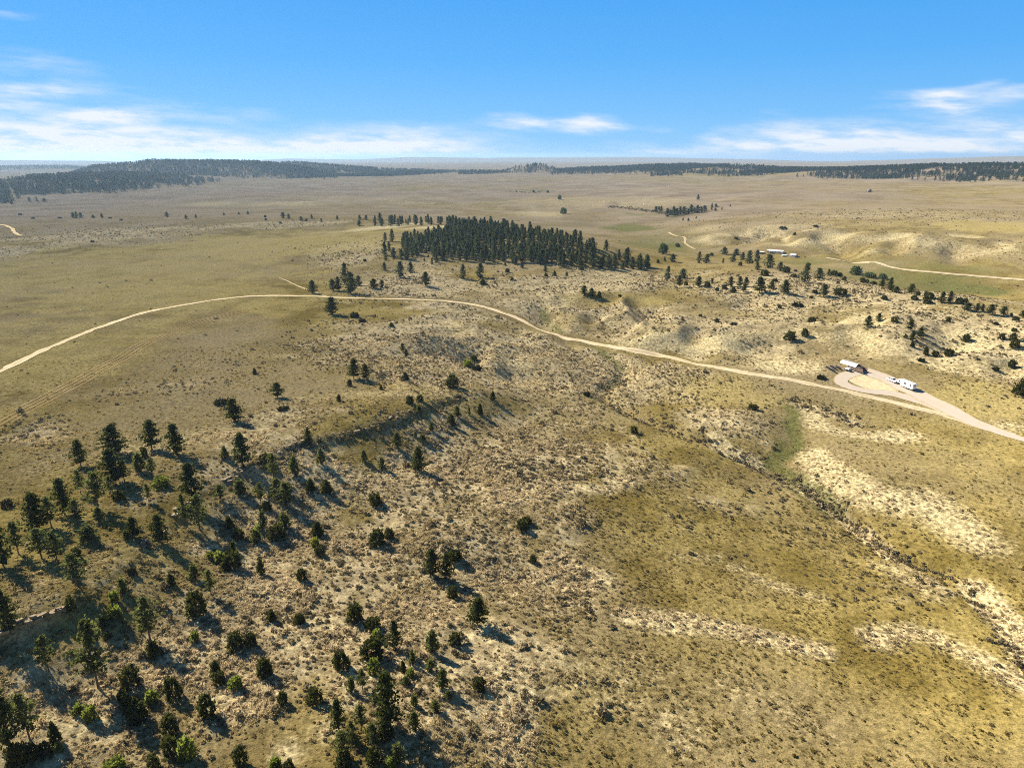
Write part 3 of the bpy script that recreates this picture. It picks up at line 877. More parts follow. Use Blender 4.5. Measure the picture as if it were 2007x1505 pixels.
def tube(path, radii, k=6):
    path = np.asarray(path, float); V, Fc = [], []
    for i, (p, r) in enumerate(zip(path, radii)):
        t = path[min(i + 1, len(path) - 1)] - path[max(i - 1, 0)]
        t /= np.linalg.norm(t) + 1e-9
        u = np.cross(t, (0.3, 1, .1)); u /= np.linalg.norm(u) + 1e-9
        w = np.cross(t, u)
        for j in range(k):
            an = 2 * math.pi * j / k
            V.append(p + r * (math.cos(an) * u + math.sin(an) * w))
    for i in range(len(path) - 1):
        for j in range(k):
            Fc.append((i * k + j, i * k + (j + 1) % k, (i + 1) * k + (j + 1) % k, (i + 1) * k + j))
    return V, Fc


def join(parts):
    V, Fc, o = [], [], 0
    for v, f in parts:
        V.append(np.asarray(v, float)); Fc += [tuple(int(x) + o for x in q) for q in f]; o += len(v)
    return np.concatenate(V), Fc


def pine_mesh(seed, hgt=10.0, wid=5.2, n_br=46, per=3, leaf=.42, k=11, base=.12, shape=.75, gap=.0, mat='pine', rough=.3, sparse=0.0):
    r = np.random.default_rng(seed)
    bend = r.normal(0, .012 * hgt, 2)
    C, O = [], []
    limbs = []
    for i in range(n_br):
        t = base + (1 - base) * ((i + .5) / n_br) ** 1.05
        env = (1 - ((t - base) / (1 - base)) ** 1.35) ** shape
        env = env * min(1, .55 + 2.2 * (t - base))
        env *= 1 + rough * r.normal()
        env = max(.05, env)
        an = i * 2.39996 + r.normal(0, .5)
        if r.random() < sparse: continue
        R = env * wid / 2
        z0 = t * hgt
        cx, cy_ = bend * t * t
        rise = r.uniform(-.05, .28) * R
        limbs.append((np.array([cx, cy_, z0 - .1 * R]), np.array([cx + math.cos(an) * R, cy_ + math.sin(an) * R, z0 + rise])))
        for q in range(per):
            fr = (q + .9 + r.uniform(-.25, .25)) / per
            c = np.array([cx + math.cos(an) * R * fr, cy_ + math.sin(an) * R * fr, z0 + rise * fr])
            m_ = max(3, int(k * (1 - .35 * fr)))
            sp = leaf * (.9 + .25 * fr)
            pts_ = c + r.normal(size=(m_, 3)) * np.array([sp, sp, sp * .6]) * .62
            C.append(pts_); O.append(np.tile([math.cos(an) * .5, math.sin(an) * .5, .35], (m_, 1)))
    top = np.array([bend[0], bend[1], hgt * .96]) + r.normal(size=(k, 3)) * np.array([.16, .16, .3]) * leaf * 1.5
    C.append(top); O.append(np.tile([0, 0, .8], (k, 1)))
    C = np.concatenate(C); O = np.concatenate(O)
    V, F4 = quads(C, np.full(len(C), leaf), r, 1.1, .1, O)
    V2 = V
    crown = mesh_from('pine_crown', V, F4, mat)
    tr = [(0, 0, -.4), (0, 0, .1 * hgt), (bend[0] * .25, bend[1] * .25, .5 * hgt), (bend[0], bend[1], .97 * hgt)]
    parts = [tube(tr, [.022 * hgt, .017 * hgt, .011 * hgt, .002 * hgt], 7)]
    for p0, p1 in limbs[:: (1 if sparse > .1 else 3)]:
        parts.append(tube([p0, p0 * .3 + p1 * .7, p1], [.0055 * hgt, .003 * hgt, .001 * hgt], 4))
    V, Fc = join(parts)
    trunk = mesh_from('pine_trunk', V, Fc, 'bark', True)
    return dict(w=2 * np.percentile(np.hypot(V2[:, 0], V2[:, 1]), 96), h=float(np.percentile(V2[:, 2], 99.7)), parts=[('trunk', trunk), ('crown', crown)])


def bush_mesh(seed, hgt, wid, n_cl, k, leaf, mat, top=1.0, power=2.0, low=.08, cone=0.0):
    """juniper-like mass: many upswept sprays over a lumpy body"""
    r = np.random.default_rng(seed)
    C, O = [], []
    lob = r.uniform(.8, 1.15, 7); ph = r.uniform(0, 6.28)
    stems = []
    for i in range(n_cl):
        u = (i + .5) / n_cl
        z = low + (1 - low) * u
        an = i * 2.39996 + r.normal(0, .3)
        env = (max(0, 1 - abs((z - .32) / .70) ** power)) ** .5
        env = env * (1 - cone * z)
        env *= lob[int((an + ph) % 6.283 / 6.284 * 7)] * r.uniform(.75, 1.12)
        rr = env * wid / 2 * math.sqrt(r.uniform(.35, 1))
        c = np.array([math.cos(an) * rr, math.sin(an) * rr, z * hgt * r.uniform(.88, 1.06)])
        if i % 5 == 0: stems.append(c)
        pts_ = c + r.normal(size=(k, 3)) * leaf * np.array([.6, .6, .75])
        pts_[:, 2] = np.maximum(pts_[:, 2], .02 * hgt)
        C.append(pts_); O.append(np.tile([math.cos(an) * .7, math.sin(an) * .7, .7], (k, 1)))
    C = np.concatenate(C); O = np.concatenate(O)
    V, F4 = quads(C, np.full(len(C), leaf), r, 1.5, .3, O)
    V2 = V
    fol = mesh_from('bush_foliage', V, F4, mat)
    parts = [tube([(0, 0, -.15), c * .5 + np.array([0, 0, .05]), c * .9], [.035 * hgt + .02, .02 * hgt, .006 * hgt], 5) for c in stems]
    V, Fc = join(parts)
    st = mesh_from('bush_stem', V, Fc, 'bark')
    return dict(w=2 * np.percentile(np.hypot(V2[:, 0], V2[:, 1]), 96), h=float(np.percentile(V2[:, 2], 99.5)), parts=[('stem', st), ('foliage', fol)])


KIND = {
    'P': [pine_mesh(11 + i, 10, 5.6, 58, 3, .46, 12, .10 + .03 * (i % 3), .6 + .07 * (i % 4), rough=.2) for i in range(7)],
    'T': [pine_mesh(31 + i, 9, 5.0, 46, 3, .38, 12, .27, .6, mat='open_pine', rough=.26, sparse=.12) for i in range(6)],
    'F': [pine_mesh(51 + i, 13, 6.2, 44, 2, .85, 9, .06, .72 + .08 * (i % 3), rough=.22, mat='woodpine') for i in range(6)],
    'J': [bush_mesh(61 + i, 2.6, 2.8, 60, 14, .25, 'juniper', power=1.9 + .25 * (i % 4)) for i in range(7)],
    'B': [bush_mesh(71 + i, 2.0, 2.4, 46, 12, .26, 'bright', power=2.2) for i in range(3)],
    'S': [bush_mesh(81 + i, 3.4, 2.0, 60, 12, .24, 'juniper', power=1.6, cone=.55) for i in range(3)],
    'Y': [bush_mesh(91 + i, 3.6, 2.0, 54, 9, .27, 'open_pine', power=1.7, cone=.45, low=.15) for i in range(3)],
    'D': [bush_mesh(101 + i, 1.1, 2.8, 46, 10, .26, 'dark', power=2.6) for i in range(3)],
    'C': [bush_mesh(111 + i, 7, 8, 110, 12, .6, 'cotton', power=2.6, low=.15) for i in range(2)],
}
NAME = {'P': 'pine_tree', 'T': 'open_pine_tree', 'F': 'pine_tree', 'J': 'juniper_bush', 'B': 'green_shrub', 'S': 'young_juniper', 'Y': 'young_pine', 'D': 'dark_shrub', 'C': 'cottonwood_tree'}
CATG = {'P': 'tree', 'T': 'tree', 'F': 'tree', 'J': 'bush', 'B': 'shrub', 'S': 'bush', 'Y': 'tree', 'D': 'shrub', 'C': 'tree'}


def plant(kind, x, y, z, h, w, label, group, rz=None):
    var = random.choice(KIND[kind])
    root = link(NAME[kind], None)
    root.empty_display_size = .3
    root.location = (x, y, z)
    root.rotation_euler = (0, 0, random.uniform(0, 6.28) if rz is None else rz)
    sx = w / var['w']
    root.scale = (sx * random.uniform(.93, 1.07), sx * random.uniform(.93, 1.07), h / var['h'])
    tag(root, label, CATG[kind], group)
    for nm, me in var['parts']:
        link(nm, me, root)
    return root


def crop(ox, oy, sc, rows):
    return [(ox + x / sc, oy + y / sc, h / sc, w / sc, k) for x, y, h, w, k in rows]


LIST = []
# on the mesa rim and the slope under it
LIST += crop(0, 700, 2.867, [
    (455, 612, 150, 95, 'P'), (650, 545, 165, 150, 'P'), (640, 715, 200, 150, 'P'), (700, 700, 120, 90, 'T'), (855, 522, 170, 112, 'P'), (995, 548, 175, 115, 'P'), (1320, 362, 130, 112, 'P'), (1365, 602, 178, 108, 'P'), (1560, 227, 85, 82, 'P'),
    (1240, 264, 32, 74, 'D'), (1735, 490, 92, 58, 'P'), (1265, 568, 70, 46, 'Y'), (1490, 592, 50, 70, 'J'), (1540, 695, 155, 95, 'T'), (1655, 655, 105, 65, 'Y'), (1805, 600, 92, 55, 'Y'), (1745, 757, 72, 66, 'S'), (1835, 762, 76, 72, 'S'),
    (1965, 162, 40, 36, 'S'), (1905, 248, 40, 30, 'S'), (1585, 298, 24, 50, 'D'), (1615, 290, 20, 20, 'D'), (1430, 96, 25, 20, 'S'), (455, 768, 135, 68, 'T'), (555, 855, 215, 132, 'T'), (365, 885, 205, 125, 'P'), (215, 975, 215, 140, 'P'),
    (440, 940, 145, 100, 'T'), (290, 955, 170, 110, 'T'), (40, 842, 46, 64, 'D'), (905, 722, 52, 100, 'B'), (835, 808, 98, 52, 'T'), (855, 665, 98, 62, 'T'), (785, 645, 112, 72, 'Y'), (812, 565, 60, 46, 'J'), (625, 775, 112, 52, 'T'), (500, 1030, 90, 110, 'Y'),
    (1085, 805, 215, 130, 'P'), (1125, 975, 205, 128, 'T'), (1040, 940, 172, 82, 'T'), (1240, 805, 92, 82, 'T'), (755, 1008, 112, 86, 'P'), (905, 1045, 160, 108, 'P'), (1350, 765, 82, 82, 'Y'), (1465, 815, 112, 82, 'T'), (1615, 855, 152, 120, 'T'), (1560, 800, 120, 100, 'T'),
    (1600, 962, 92, 72, 'Y'), (1478, 962, 102, 52, 'Y'), (1290, 957, 62, 56, 'S'), (1342, 1017, 52, 66, 'J'), (1440, 1038, 76, 72, 'Y'), (1555, 1018, 76, 104, 'J'), (1785, 998, 76, 72, 'S'), (1772, 1062, 52, 52, 'B'), (1795, 1112, 52, 60, 'J'),
    (1467, 1218, 86, 54, 'S'), (1697, 1252, 66, 60, 'J'), (1305, 1178, 84, 112, 'J'), (1235, 1152, 62, 62, 'B'), (1312, 1092, 62, 42, 'Y'), (435, 1285, 185, 132, 'T'), (235, 1130, 172, 120, 'T'), (325, 1155, 182, 112, 'T'), (105, 1105, 182, 112, 'T'),
    (20, 1175, 255, 130, 'P'), (965, 1278, 62, 52, 'S'), (1092, 1243, 82, 62, 'Y'), (1187, 1335, 142, 84, 'T'), (1105, 1442, 132, 132, 'J'), (690, 1313, 72, 50, 'Y'), (640, 1452, 62, 72, 'B'), (1525, 1472, 56, 46, 'S'), (1690, 1490, 50, 60, 'S'),
    (1180, 1130, 40, 40, 'B'), (430, 1130, 60, 60, 'J'), (1450, 980, 40, 40, 'B'), (1500, 860, 50, 60, 'J'), (745, 1220, 40, 50, 'D'), (710, 1020, 50, 50, 'Y'), (670, 800, 50, 70, 'J'), (560, 920, 80, 60, 'Y')])
LIST += crop(650, 700, 2.867, [
    (125, 124, 118, 76, 'P'), (192, 124, 88, 56, 'P'), (278, 182, 28, 24, 'S'), (415, 128, 46, 42, 'S'), (678, 172, 76, 78, 'J'), (440, 260, 46, 48, 'J'), (498, 247, 36, 40, 'J'), (905, 242, 52, 36, 'S'), (490, 312, 46, 40, 'Y'), (705, 332, 62, 36, 'Y'), (772, 322, 46, 22, 'Y'),
    (835, 322, 62, 36, 'S'), (560, 412, 52, 36, 'Y'), (675, 384, 66, 48, 'S'), (370, 508, 82, 64, 'P'), (492, 642, 140, 92, 'P'), (182, 584, 66, 42, 'Y'), (282, 624, 66, 42, 'Y'), (470, 447, 32, 22, 'Y'), (510, 468, 36, 50, 'Y'), (248, 828, 62, 78, 'J'), (260, 1053, 88, 82, 'J'),
    (325, 1018, 62, 62, 'J'), (1095, 932, 36, 70, 'J'), (1070, 968, 56, 66, 'J'), (1435, 217, 26, 44, 'D'), (1700, 427, 40, 46, 'J'), (565, 1224, 148, 104, 'P'), (648, 1244, 142, 88, 'P'), (692, 1142, 62, 92, 'J'), (1130, 1152, 42, 46, 'J'), (800, 24, 36, 42, 'J'), (765, 55, 40, 70, 'B'), (815, 75, 36, 50, 'D')])
# the foot of the slope
LIST += crop(0, 1105, 3.649, [
    (75, 490, 300, 165, 'P'), (1075, 545, 310, 195, 'T'), (705, 885, 490, 235, 'T'), (350, 765, 255, 155, 'T'), (1105, 662, 112, 114, 'J'), (1395, 553, 76, 66, 'B'), (1690, 604, 114, 112, 'J'), (1795, 586, 96, 92, 'J'), (1945, 398, 72, 56, 'S'), (935, 864, 134, 136, 'J'),
    (1245, 955, 152, 134, 'J'), (1485, 1093, 164, 126, 'J'), (1085, 994, 84, 94, 'B'), (995, 1120, 134, 150, 'J'), (915, 1045, 104, 84, 'J'), (565, 1073, 74, 84, 'B'), (655, 1113, 104, 94, 'B'), (880, 972, 74, 76, 'J'), (1225, 1213, 134, 112, 'J'), (1230, 1363, 134, 144, 'J'),
    (1335, 1395, 144, 134, 'B'), (1545, 793, 104, 84, 'S'), (1575, 855, 84, 84, 'J'), (1692, 884, 84, 98, 'B'), (1898, 804, 124, 98, 'J'), (1722, 1444, 144, 114, 'J'), (1107, 1462, 104, 88, 'J'), (830, 1475, 80, 160, 'B'), (1972, 1465, 76, 84, 'B'), (70, 1300, 430, 190, 'P'), (215, 1255, 325, 185, 'T'),
    (402, 1273, 144, 84, 'S'), (425, 1335, 64, 64, 'B'), (880, 220, 124, 64, 'Y'), (820, 265, 74, 64, 'B'), (838, 394, 94, 84, 'B'), (745, 465, 104, 74, 'Y'), (770, 534, 50, 64, 'J'), (510, 334, 104, 74, 'J'), (250, 1400, 110, 150, 'J'), (130, 1440, 160, 160, 'J'), (330, 1370, 100, 110, 'J'), (1610, 40, 60, 80, 'S')])
LIST += crop(500, 1105, 3.649, [
    (715, 404, 124, 120, 'J'), (845, 459, 74, 114, 'J'), (870, 534, 74, 74, 'B'), (1000, 605, 205, 104, 'P'), (845, 670, 140, 190, 'J'), (620, 745, 124, 124, 'J'), (1270, 625, 154, 94, 'Y'), (1430, 575, 84, 88, 'J'), (1592, 435, 200, 176, 'P'), (1412, 235, 74, 84, 'J'), (120, 404, 78, 58, 'S'), (305, 434, 74, 68, 'J'),
    (75, 796, 124, 98, 'J'), (198, 994, 84, 84, 'J'), (430, 990, 104, 114, 'J'), (770, 905, 154, 94, 'T'), (690, 914, 114, 64, 'Y'), (850, 776, 104, 104, 'B'), (1060, 770, 80, 44, 'S'), (1125, 724, 114, 54, 'Y'), (1252, 764, 84, 74, 'Y'), (1342, 885, 144, 88, 'Y'), (1380, 964, 64, 58, 'Y'), (1600, 894, 84, 104, 'J'),
    (955, 1160, 385, 235, 'P'), (600, 1185, 225, 124, 'P'), (760, 1186, 184, 114, 'T'), (1140, 1014, 80, 64, 'Y'), (1290, 1044, 74, 74, 'Y'), (1142, 1186, 134, 84, 'Y'), (700, 1296, 174, 94, 'T'), (632, 1386, 194, 154, 'T'), (845, 1316, 184, 144, 'T'), (850, 1436, 124, 134, 'J'), (965, 1470, 90, 84, 'B'), (145, 1468, 80, 94, 'B'),
    (245, 1468, 70, 84, 'J'), (1080, 866, 64, 64, 'Y'), (1110, 806, 64, 64, 'B'), (1020, 1420, 140, 110, 'Y'), (640, 1450, 90, 120, 'J'), (940, 1250, 120, 120, 'J')])
# round the road bend and the plain behind
LIST += crop(0, 280, 2.0, [
    (1225, 590, 52, 44, 'P'), (1305, 580, 46, 34, 'P'), (1326, 580, 56, 32, 'P'), (1353, 548, 78, 40, 'P'), (1376, 592, 86, 56, 'P'), (1406, 562, 42, 32, 'P'), (1465, 570, 38, 40, 'P'), (1497, 567, 30, 24, 'P'), (1300, 672, 68, 58, 'P'), (1390, 684, 22, 36, 'D'), (1420, 702, 14, 32, 'D'), (1535, 720, 16, 20, 'S'),
    (1507, 501, 34, 26, 'P'), (1570, 528, 64, 38, 'P'), (1610, 510, 44, 30, 'P'), (1670, 562, 56, 44, 'P'), (1815, 532, 58, 34, 'P'), (1882, 530, 60, 38, 'P'), (1892, 556, 22, 24, 'S'), (1510, 387, 36, 20, 'P'), (1537, 387, 50, 26, 'P'), (1508, 442, 56, 30, 'P'), (1525, 425, 40, 24, 'P'), (1543, 452, 42, 28, 'P'), (1573, 457, 42, 28, 'P'), (1512, 461, 20, 20, 'P'),
    (1430, 464, 10, 14, 'D'), (655, 291, 20, 20, 'P'), (730, 298, 16, 15, 'P'), (768, 294, 14, 13, 'P'), (878, 285, 11, 11, 'P'), (937, 281, 10, 10, 'P'), (972, 281, 14, 13, 'P'), (1110, 296, 24, 22, 'P'), (1132, 298, 20, 17, 'P'), (1180, 304, 16, 20, 'P'), (1222, 297, 15, 13, 'P'), (1260, 311, 15, 13, 'P'), (1322, 301, 16, 14, 'P'), (1410, 301, 18, 16, 'P'),
    (1435, 303, 20, 17, 'P'), (1408, 326, 24, 20, 'P'), (287, 295, 22, 18, 'P'), (300, 296, 27, 20, 'P'), (318, 295, 22, 20, 'P'), (365, 295, 13, 17, 'P'), (400, 295, 18, 15, 'P'), (432, 297, 7, 14, 'D'), (475, 305, 7, 12, 'D'), (362, 390, 9, 15, 'D'), (998, 902, 20, 18, 'S'), (1578, 815, 30, 24, 'P'), (1592, 840, 32, 22, 'P'), (45, 240, 26, 22, 'P'), (20, 238, 18, 14, 'P'), (72, 220, 30, 20, 'P'), (115, 230, 18, 14, 'P'), (145, 230, 18, 14, 'P'), (175, 231, 14, 22, 'P'),
    (80, 284, 8, 14, 'D'), (130, 298, 8, 14, 'D'), (235, 297, 7, 14, 'D'), (1200, 306, 10, 9, 'D'), (1040, 292, 9, 10, 'D'), (1042, 303, 8, 10, 'D'), (1100, 316, 8, 10, 'D')])
# the sage hills beyond the road and the crest over the valley
LIST += crop(1250, 400, 2.651, [
    (10, 342, 62, 32, 'P'), (47, 328, 62, 38, 'P'), (155, 397, 76, 38, 'P'), (180, 300, 42, 38, 'P'), (140, 296, 22, 20, 'P'), (105, 306, 18, 17, 'J'), (215, 432, 62, 38, 'P'), (236, 388, 52, 46, 'P'), (250, 422, 22, 23, 'J'), (318, 307, 60, 30, 'P'), (356, 307, 48, 42, 'P'), (383, 269, 16, 24, 'J'), (443, 307, 26, 16, 'P'), (450, 262, 40, 46, 'P'), (512, 264, 32, 42, 'P'),
    (495, 302, 44, 40, 'P'), (545, 292, 42, 32, 'P'), (578, 312, 72, 46, 'P'), (618, 302, 64, 36, 'P'), (620, 342, 42, 32, 'P'), (532, 321, 22, 23, 'J'), (680, 332, 72, 56, 'P'), (660, 373, 32, 46, 'J'), (740, 347, 46, 42, 'P'), (770, 356, 32, 42, 'J'), (315, 427, 52, 46, 'P'), (360, 432, 32, 38, 'J'), (385, 411, 27, 26, 'P'), (412, 451, 18, 24, 'J'), (450, 441, 25, 28, 'J'),
    (482, 428, 52, 40, 'P'), (528, 432, 56, 38, 'P'), (560, 428, 50, 38, 'P'), (495, 462, 32, 32, 'J'), (550, 457, 42, 36, 'P'), (632, 463, 84, 68, 'P'), (695, 443, 42, 42, 'P'), (713, 402, 17, 28, 'D'), (765, 465, 72, 60, 'P'), (868, 408, 102, 58, 'P'), (940, 387, 56, 52, 'P'), (990, 372, 35, 24, 'P'), (1020, 372, 29, 42, 'J'), (1050, 377, 22, 32, 'J'), (1072, 397, 22, 24, 'J'), (1040, 411, 13, 20, 'D'),
    (965, 480, 64, 54, 'P'), (1050, 472, 36, 66, 'J'), (920, 461, 19, 32, 'D'), (1132, 367, 46, 58, 'C'), (1205, 382, 28, 62, 'C'), (1270, 388, 28, 48, 'C'), (1168, 407, 26, 32, 'J'), (1192, 409, 20, 22, 'J'), (1225, 417, 17, 32, 'J'), (1268, 432, 40, 40, 'P'), (1310, 452, 70, 40, 'P'), (1342, 463, 36, 42, 'P'), (1420, 467, 52, 48, 'P'), (1455, 477, 25, 22, 'J'), (1510, 492, 37, 62, 'J'),
    (1505, 516, 26, 46, 'J'), (1435, 497, 25, 38, 'J'), (1280, 495, 21, 36, 'J'), (1580, 513, 58, 52, 'P'), (1620, 513, 62, 36, 'P'), (1670, 517, 32, 46, 'J'), (1700, 512, 25, 26, 'J'), (1715, 553, 40, 62, 'P'), (1760, 557, 42, 42, 'P'), (1790, 557, 38, 32, 'P'), (1830, 573, 54, 54, 'P'), (1900, 577, 46, 52, 'P'), (1940, 581, 17, 16, 'J'), (2000, 592, 42, 44, 'P'), (810, 379, 17, 40, 'J'),
    (820, 351, 11, 22, 'J'), (737, 541, 21, 22, 'J'), (830, 531, 22, 62, 'D'), (900, 489, 13, 20, 'J'), (905, 614, 27, 46, 'J'), (410, 613, 21, 26, 'J'), (500, 627, 13, 38, 'D'), (325, 583, 13, 18, 'D'), (868, 687, 42, 40, 'J'), (790, 707, 47, 68, 'J'), (1195, 638, 60, 44, 'P'), (1250, 612, 46, 38, 'P'), (1332, 613, 27, 42, 'J'), (1415, 658, 62, 52, 'P'), (1465, 692, 52, 42, 'P'), (1425, 708, 46, 38, 'P'),
    (1390, 697, 21, 22, 'J'), (1425, 742, 32, 26, 'S'), (1612, 612, 25, 28, 'J'), (1860, 626, 15, 26, 'D'), (1705, 712, 39, 44, 'J'), (1965, 606, 21, 38, 'J'), (1890, 702, 31, 36, 'J'), (1955, 662, 19, 32, 'J'), (1950, 708, 41, 36, 'J'), (1955, 748, 47, 48, 'J'), (1495, 782, 42, 30, 'S'), (1545, 792, 32, 36, 'J'), (1615, 787, 35, 48, 'J'), (130, 258, 56, 56, 'C'), (205, 223, 21, 24, 'C'),
    (235, 86, 14, 13, 'P'), (262, 89, 17, 15, 'P'), (303, 76, 11, 11, 'P'), (510, 181, 11, 22, 'D'), (755, 128, 13, 40, 'D'), (815, 161, 16, 14, 'D'), (925, 118, 10, 36, 'D'), (480, 13, 11, 11, 'P')])
LIST += crop(1003, 280, 2.0, [
    (1997, 990, 62, 66, 'J'), (202, 279, 26, 28, 'C'), (187, 223, 19, 16, 'C'), (85, 195, 10, 10, 'C'), (730, 224, 22, 15, 'P'), (141, 196, 10, 11, 'C'), (284, 575 + 22, 38, 32, 'P'), (312, 605, 36, 38, 'P'), (343, 607, 26, 22, 'S'), (424, 603, 10, 14, 'D'), (1960, 880, 30, 30, 'J'), (1897, 892, 15, 32, 'D'), (1605, 857, 15, 26, 'D'), (1212, 924, 16, 36, 'D'),
    (133, 524, 16, 14, 'S'), (168, 522, 22, 16, 'S'), (215, 523, 18, 14, 'Y'), (40, 490, 20, 16, 'P'), (132, 505, 26, 20, 'P'), (945, 1045, 22, 44, 'J')])
LIST += crop(700, 410, 3.345, [(985, 415, 28, 30, 'J'), (1015, 468, 24, 22, 'J'), (825, 490, 30, 36, 'J'), (970, 372, 30, 18, 'Y'), (490, 360, 42, 24, 'P'), (440, 342, 26, 14, 'Y'), (466, 315, 16, 16, 'Y'), (1080, 385, 38, 28, 'P'), (1470, 398, 24, 36, 'J'), (1240, 440, 20, 24, 'S'), (1900, 385, 90, 48, 'P'), (1845, 392, 80, 44, 'P')])
# clump of trees on the far bank of the creek
for i_, (cx_, cy_, hh) in enumerate([(95, 40, 34), (120, 40, 30), (108, 28, 26), (150, 66, 44), (170, 62, 46), (188, 62, 52), (205, 58, 50), (222, 58, 50), (240, 52, 44), (258, 50, 40), (274, 48, 42), (292, 44, 40), (312, 44, 40), (332, 44, 40), (350, 40, 36), (386, 16, 26), (404, 16, 24), (380, 33, 20), (402, 33, 20), (436, 31, 16)]):
    LIST += crop(1250, 400, 2.651, [(cx_ + 3 * math.sin(i_ * 7.1), cy_ + 2.5 * math.sin(i_ * 4.3), hh * (.85 + .2 * math.sin(i_ * 2.7)), hh * (.75 + .15 * math.cos(i_ * 3.1)), 'P')])

LIST.sort(key=lambda t: -t[1])
LP = np.array([(t[0], t[1]) for t in LIST])
BASE = at(LP[:, 0], LP[:, 1])


def size_of(base, px, py, hpx, wpx):
    x, y, z = base
    v = (py - hpx - CY) / F
    w = y * (ST + v * CT) / (CT - v * ST)
    dep = y * CT + (ZC - z) * ST
    return max(.25, (ZC - w) - z), wpx * dep / F


WHERE = [
    # (test on photograph position, wording, group wording)
    (lambda x, y: y > 1225 and x < 500, 'at the slope foot below the rock ledge', 'at the slope foot below the ledge'),
    (lambda x, y: y > 1225 and x < 860, 'in the thicket on the pale knoll', 'in the thicket on the pale knoll'),
    (lambda x, y: y > 1225, 'on pale soil beside the knoll thicket', 'beside the knoll thicket'),
    (lambda x, y: x < 320 and y > 860, 'on the mesa edge above the ledge', 'on the mesa edge'),
    (lambda x, y: x < 680 and y > 900, 'just under the broken rim rock', 'under the broken rim rock'),
    (lambda x, y: 680 <= x < 1250 and y > 850, 'out on the open sage slope', 'on the open sage slope'),
    (lambda x, y: x < 980 and y > 735, 'on the bare ridge above the rim rock', 'on the bare ridge top'),
    (lambda x, y: 740 <= x < 980 and 640 < y <= 735, 'in the draw behind the bare ridge', 'in the draw behind the ridge'),
    (lambda x, y: x < 740 and y > 640, 'between bare ridge and road bend', 'between ridge and road bend'),
    (lambda x, y: x < 800 and y > 530, 'by the bend of the dirt road', 'by the road bend'),
    (lambda x, y: x < 800 and y > 440, 'at the open corner of the wooded knoll', 'at the knoll corner'),
    (lambda x, y: x < 120 and y < 420, 'at the foot of the hazy wooded hill', 'at the foot of the hazy hill'),
    (lambda x, y: x < 760 and y <= 440, 'on the low rise across the yellow plain', 'along the low rise'),
    (lambda x, y: x < 1240 and y > 480, 'on the sage flat below the knoll wood', 'in front of the wooded knoll'),
    (lambda x, y: x > 1250 and 600 < y, 'on the sage hills behind the trailer', 'on the hills behind the trailer'),
    (lambda x, y: x > 1250 and y > 470, 'on the crest over the green valley', 'along the crest over the valley'),
    (lambda x, y: y > 398 and 1270 < x < 1440, 'in the grove on the far creek bank', 'in the creek bank grove'),
    (lambda x, y: True, 'on the plain beyond the green meadow', 'on the far plain'),
]
LOOK = {
    'P': ('tall dark green pine', 'short dark green pine'), 'T': ('tall sunlit open-crowned pine', 'thin see-through sunlit pine'), 'J': ('broad dark juniper bush', 'small round juniper bush'),
    'B': ('wide bright green shrub', 'small bright green shrub'), 'S': ('pointed dark juniper', 'small pointed juniper'), 'Y': ('slender light green young pine', 'small light green sapling pine'),
    'D': ('low spreading dark shrub', 'tiny low dark shrub'), 'C': ('round leafy cottonwood', 'small leafy cottonwood'),
}
SPECIAL = {  # single trees one can point to
    (460, 826): 'round-topped dark pine standing alone beside the low flat shrub', (476, 910): 'tall dark conical pine above the broken rim rock',
    (544, 779): 'lone small pine on the skyline of the bare ridge', (650, 616): 'lone round dark pine just below the road bend',
    (936, 1224): 'full rounded pine casting a long shadow by the pale soil', (762, 1423): 'tallest dark pine rising out of the knoll thicket',
    (193, 1347): 'tall thin sunlit pine with bare trunk under the long ledge', (887, 760): 'dense round juniper alone at the end of the bare ridge',
    (822, 924): 'full dark pine alone in the middle of the sage slope', (2001, 775): 'large dark juniper on the rise east of the trailer',
    (1104, 420): 'round lone leafy tree out in the pale creek flat', (1609, 742): 'brown scrubby bush on bare soil beside the solar panels',
    (295, 1254): 'wide-branched sunlit pine with a dark bush at its foot', (385, 1203): 'very broad olive juniper at the edge of a pine shadow',
    (1578, 554): 'tallest dark pine on the crest over the valley', (1677, 538): 'leafy green cottonwood beside the small white camper', (1299, 497): 'pale round cottonwood where the creek bends',
    (732, 1289): 'widest olive juniper mound at the top of the thicket', (422, 1108): 'broad dark juniper with a bright green shrub against it',
    (774, 1271): 'narrow pointed dark pine at the top of the thicket', (313, 951): 'bright green flat shrub among the mesa pines',
}
sizes = [size_of(BASE[i], *LIST[i][:4]) for i in range(len(LIST))]
n_pine = 0
POS = []
used = {}
med = {}
for i, t in enumerate(LIST):
    for wi, (f_, *_r) in enumerate(WHERE):
        if f_(t[0], t[1]): break
    med.setdefault((t[4], wi), []).append(sizes[i][0])
SHORT = {'P': 'pine', 'T': 'open pine', 'J': 'juniper', 'B': 'green shrub', 'S': 'pointed juniper', 'Y': 'young pine', 'D': 'low shrub', 'C': 'cottonwood'}
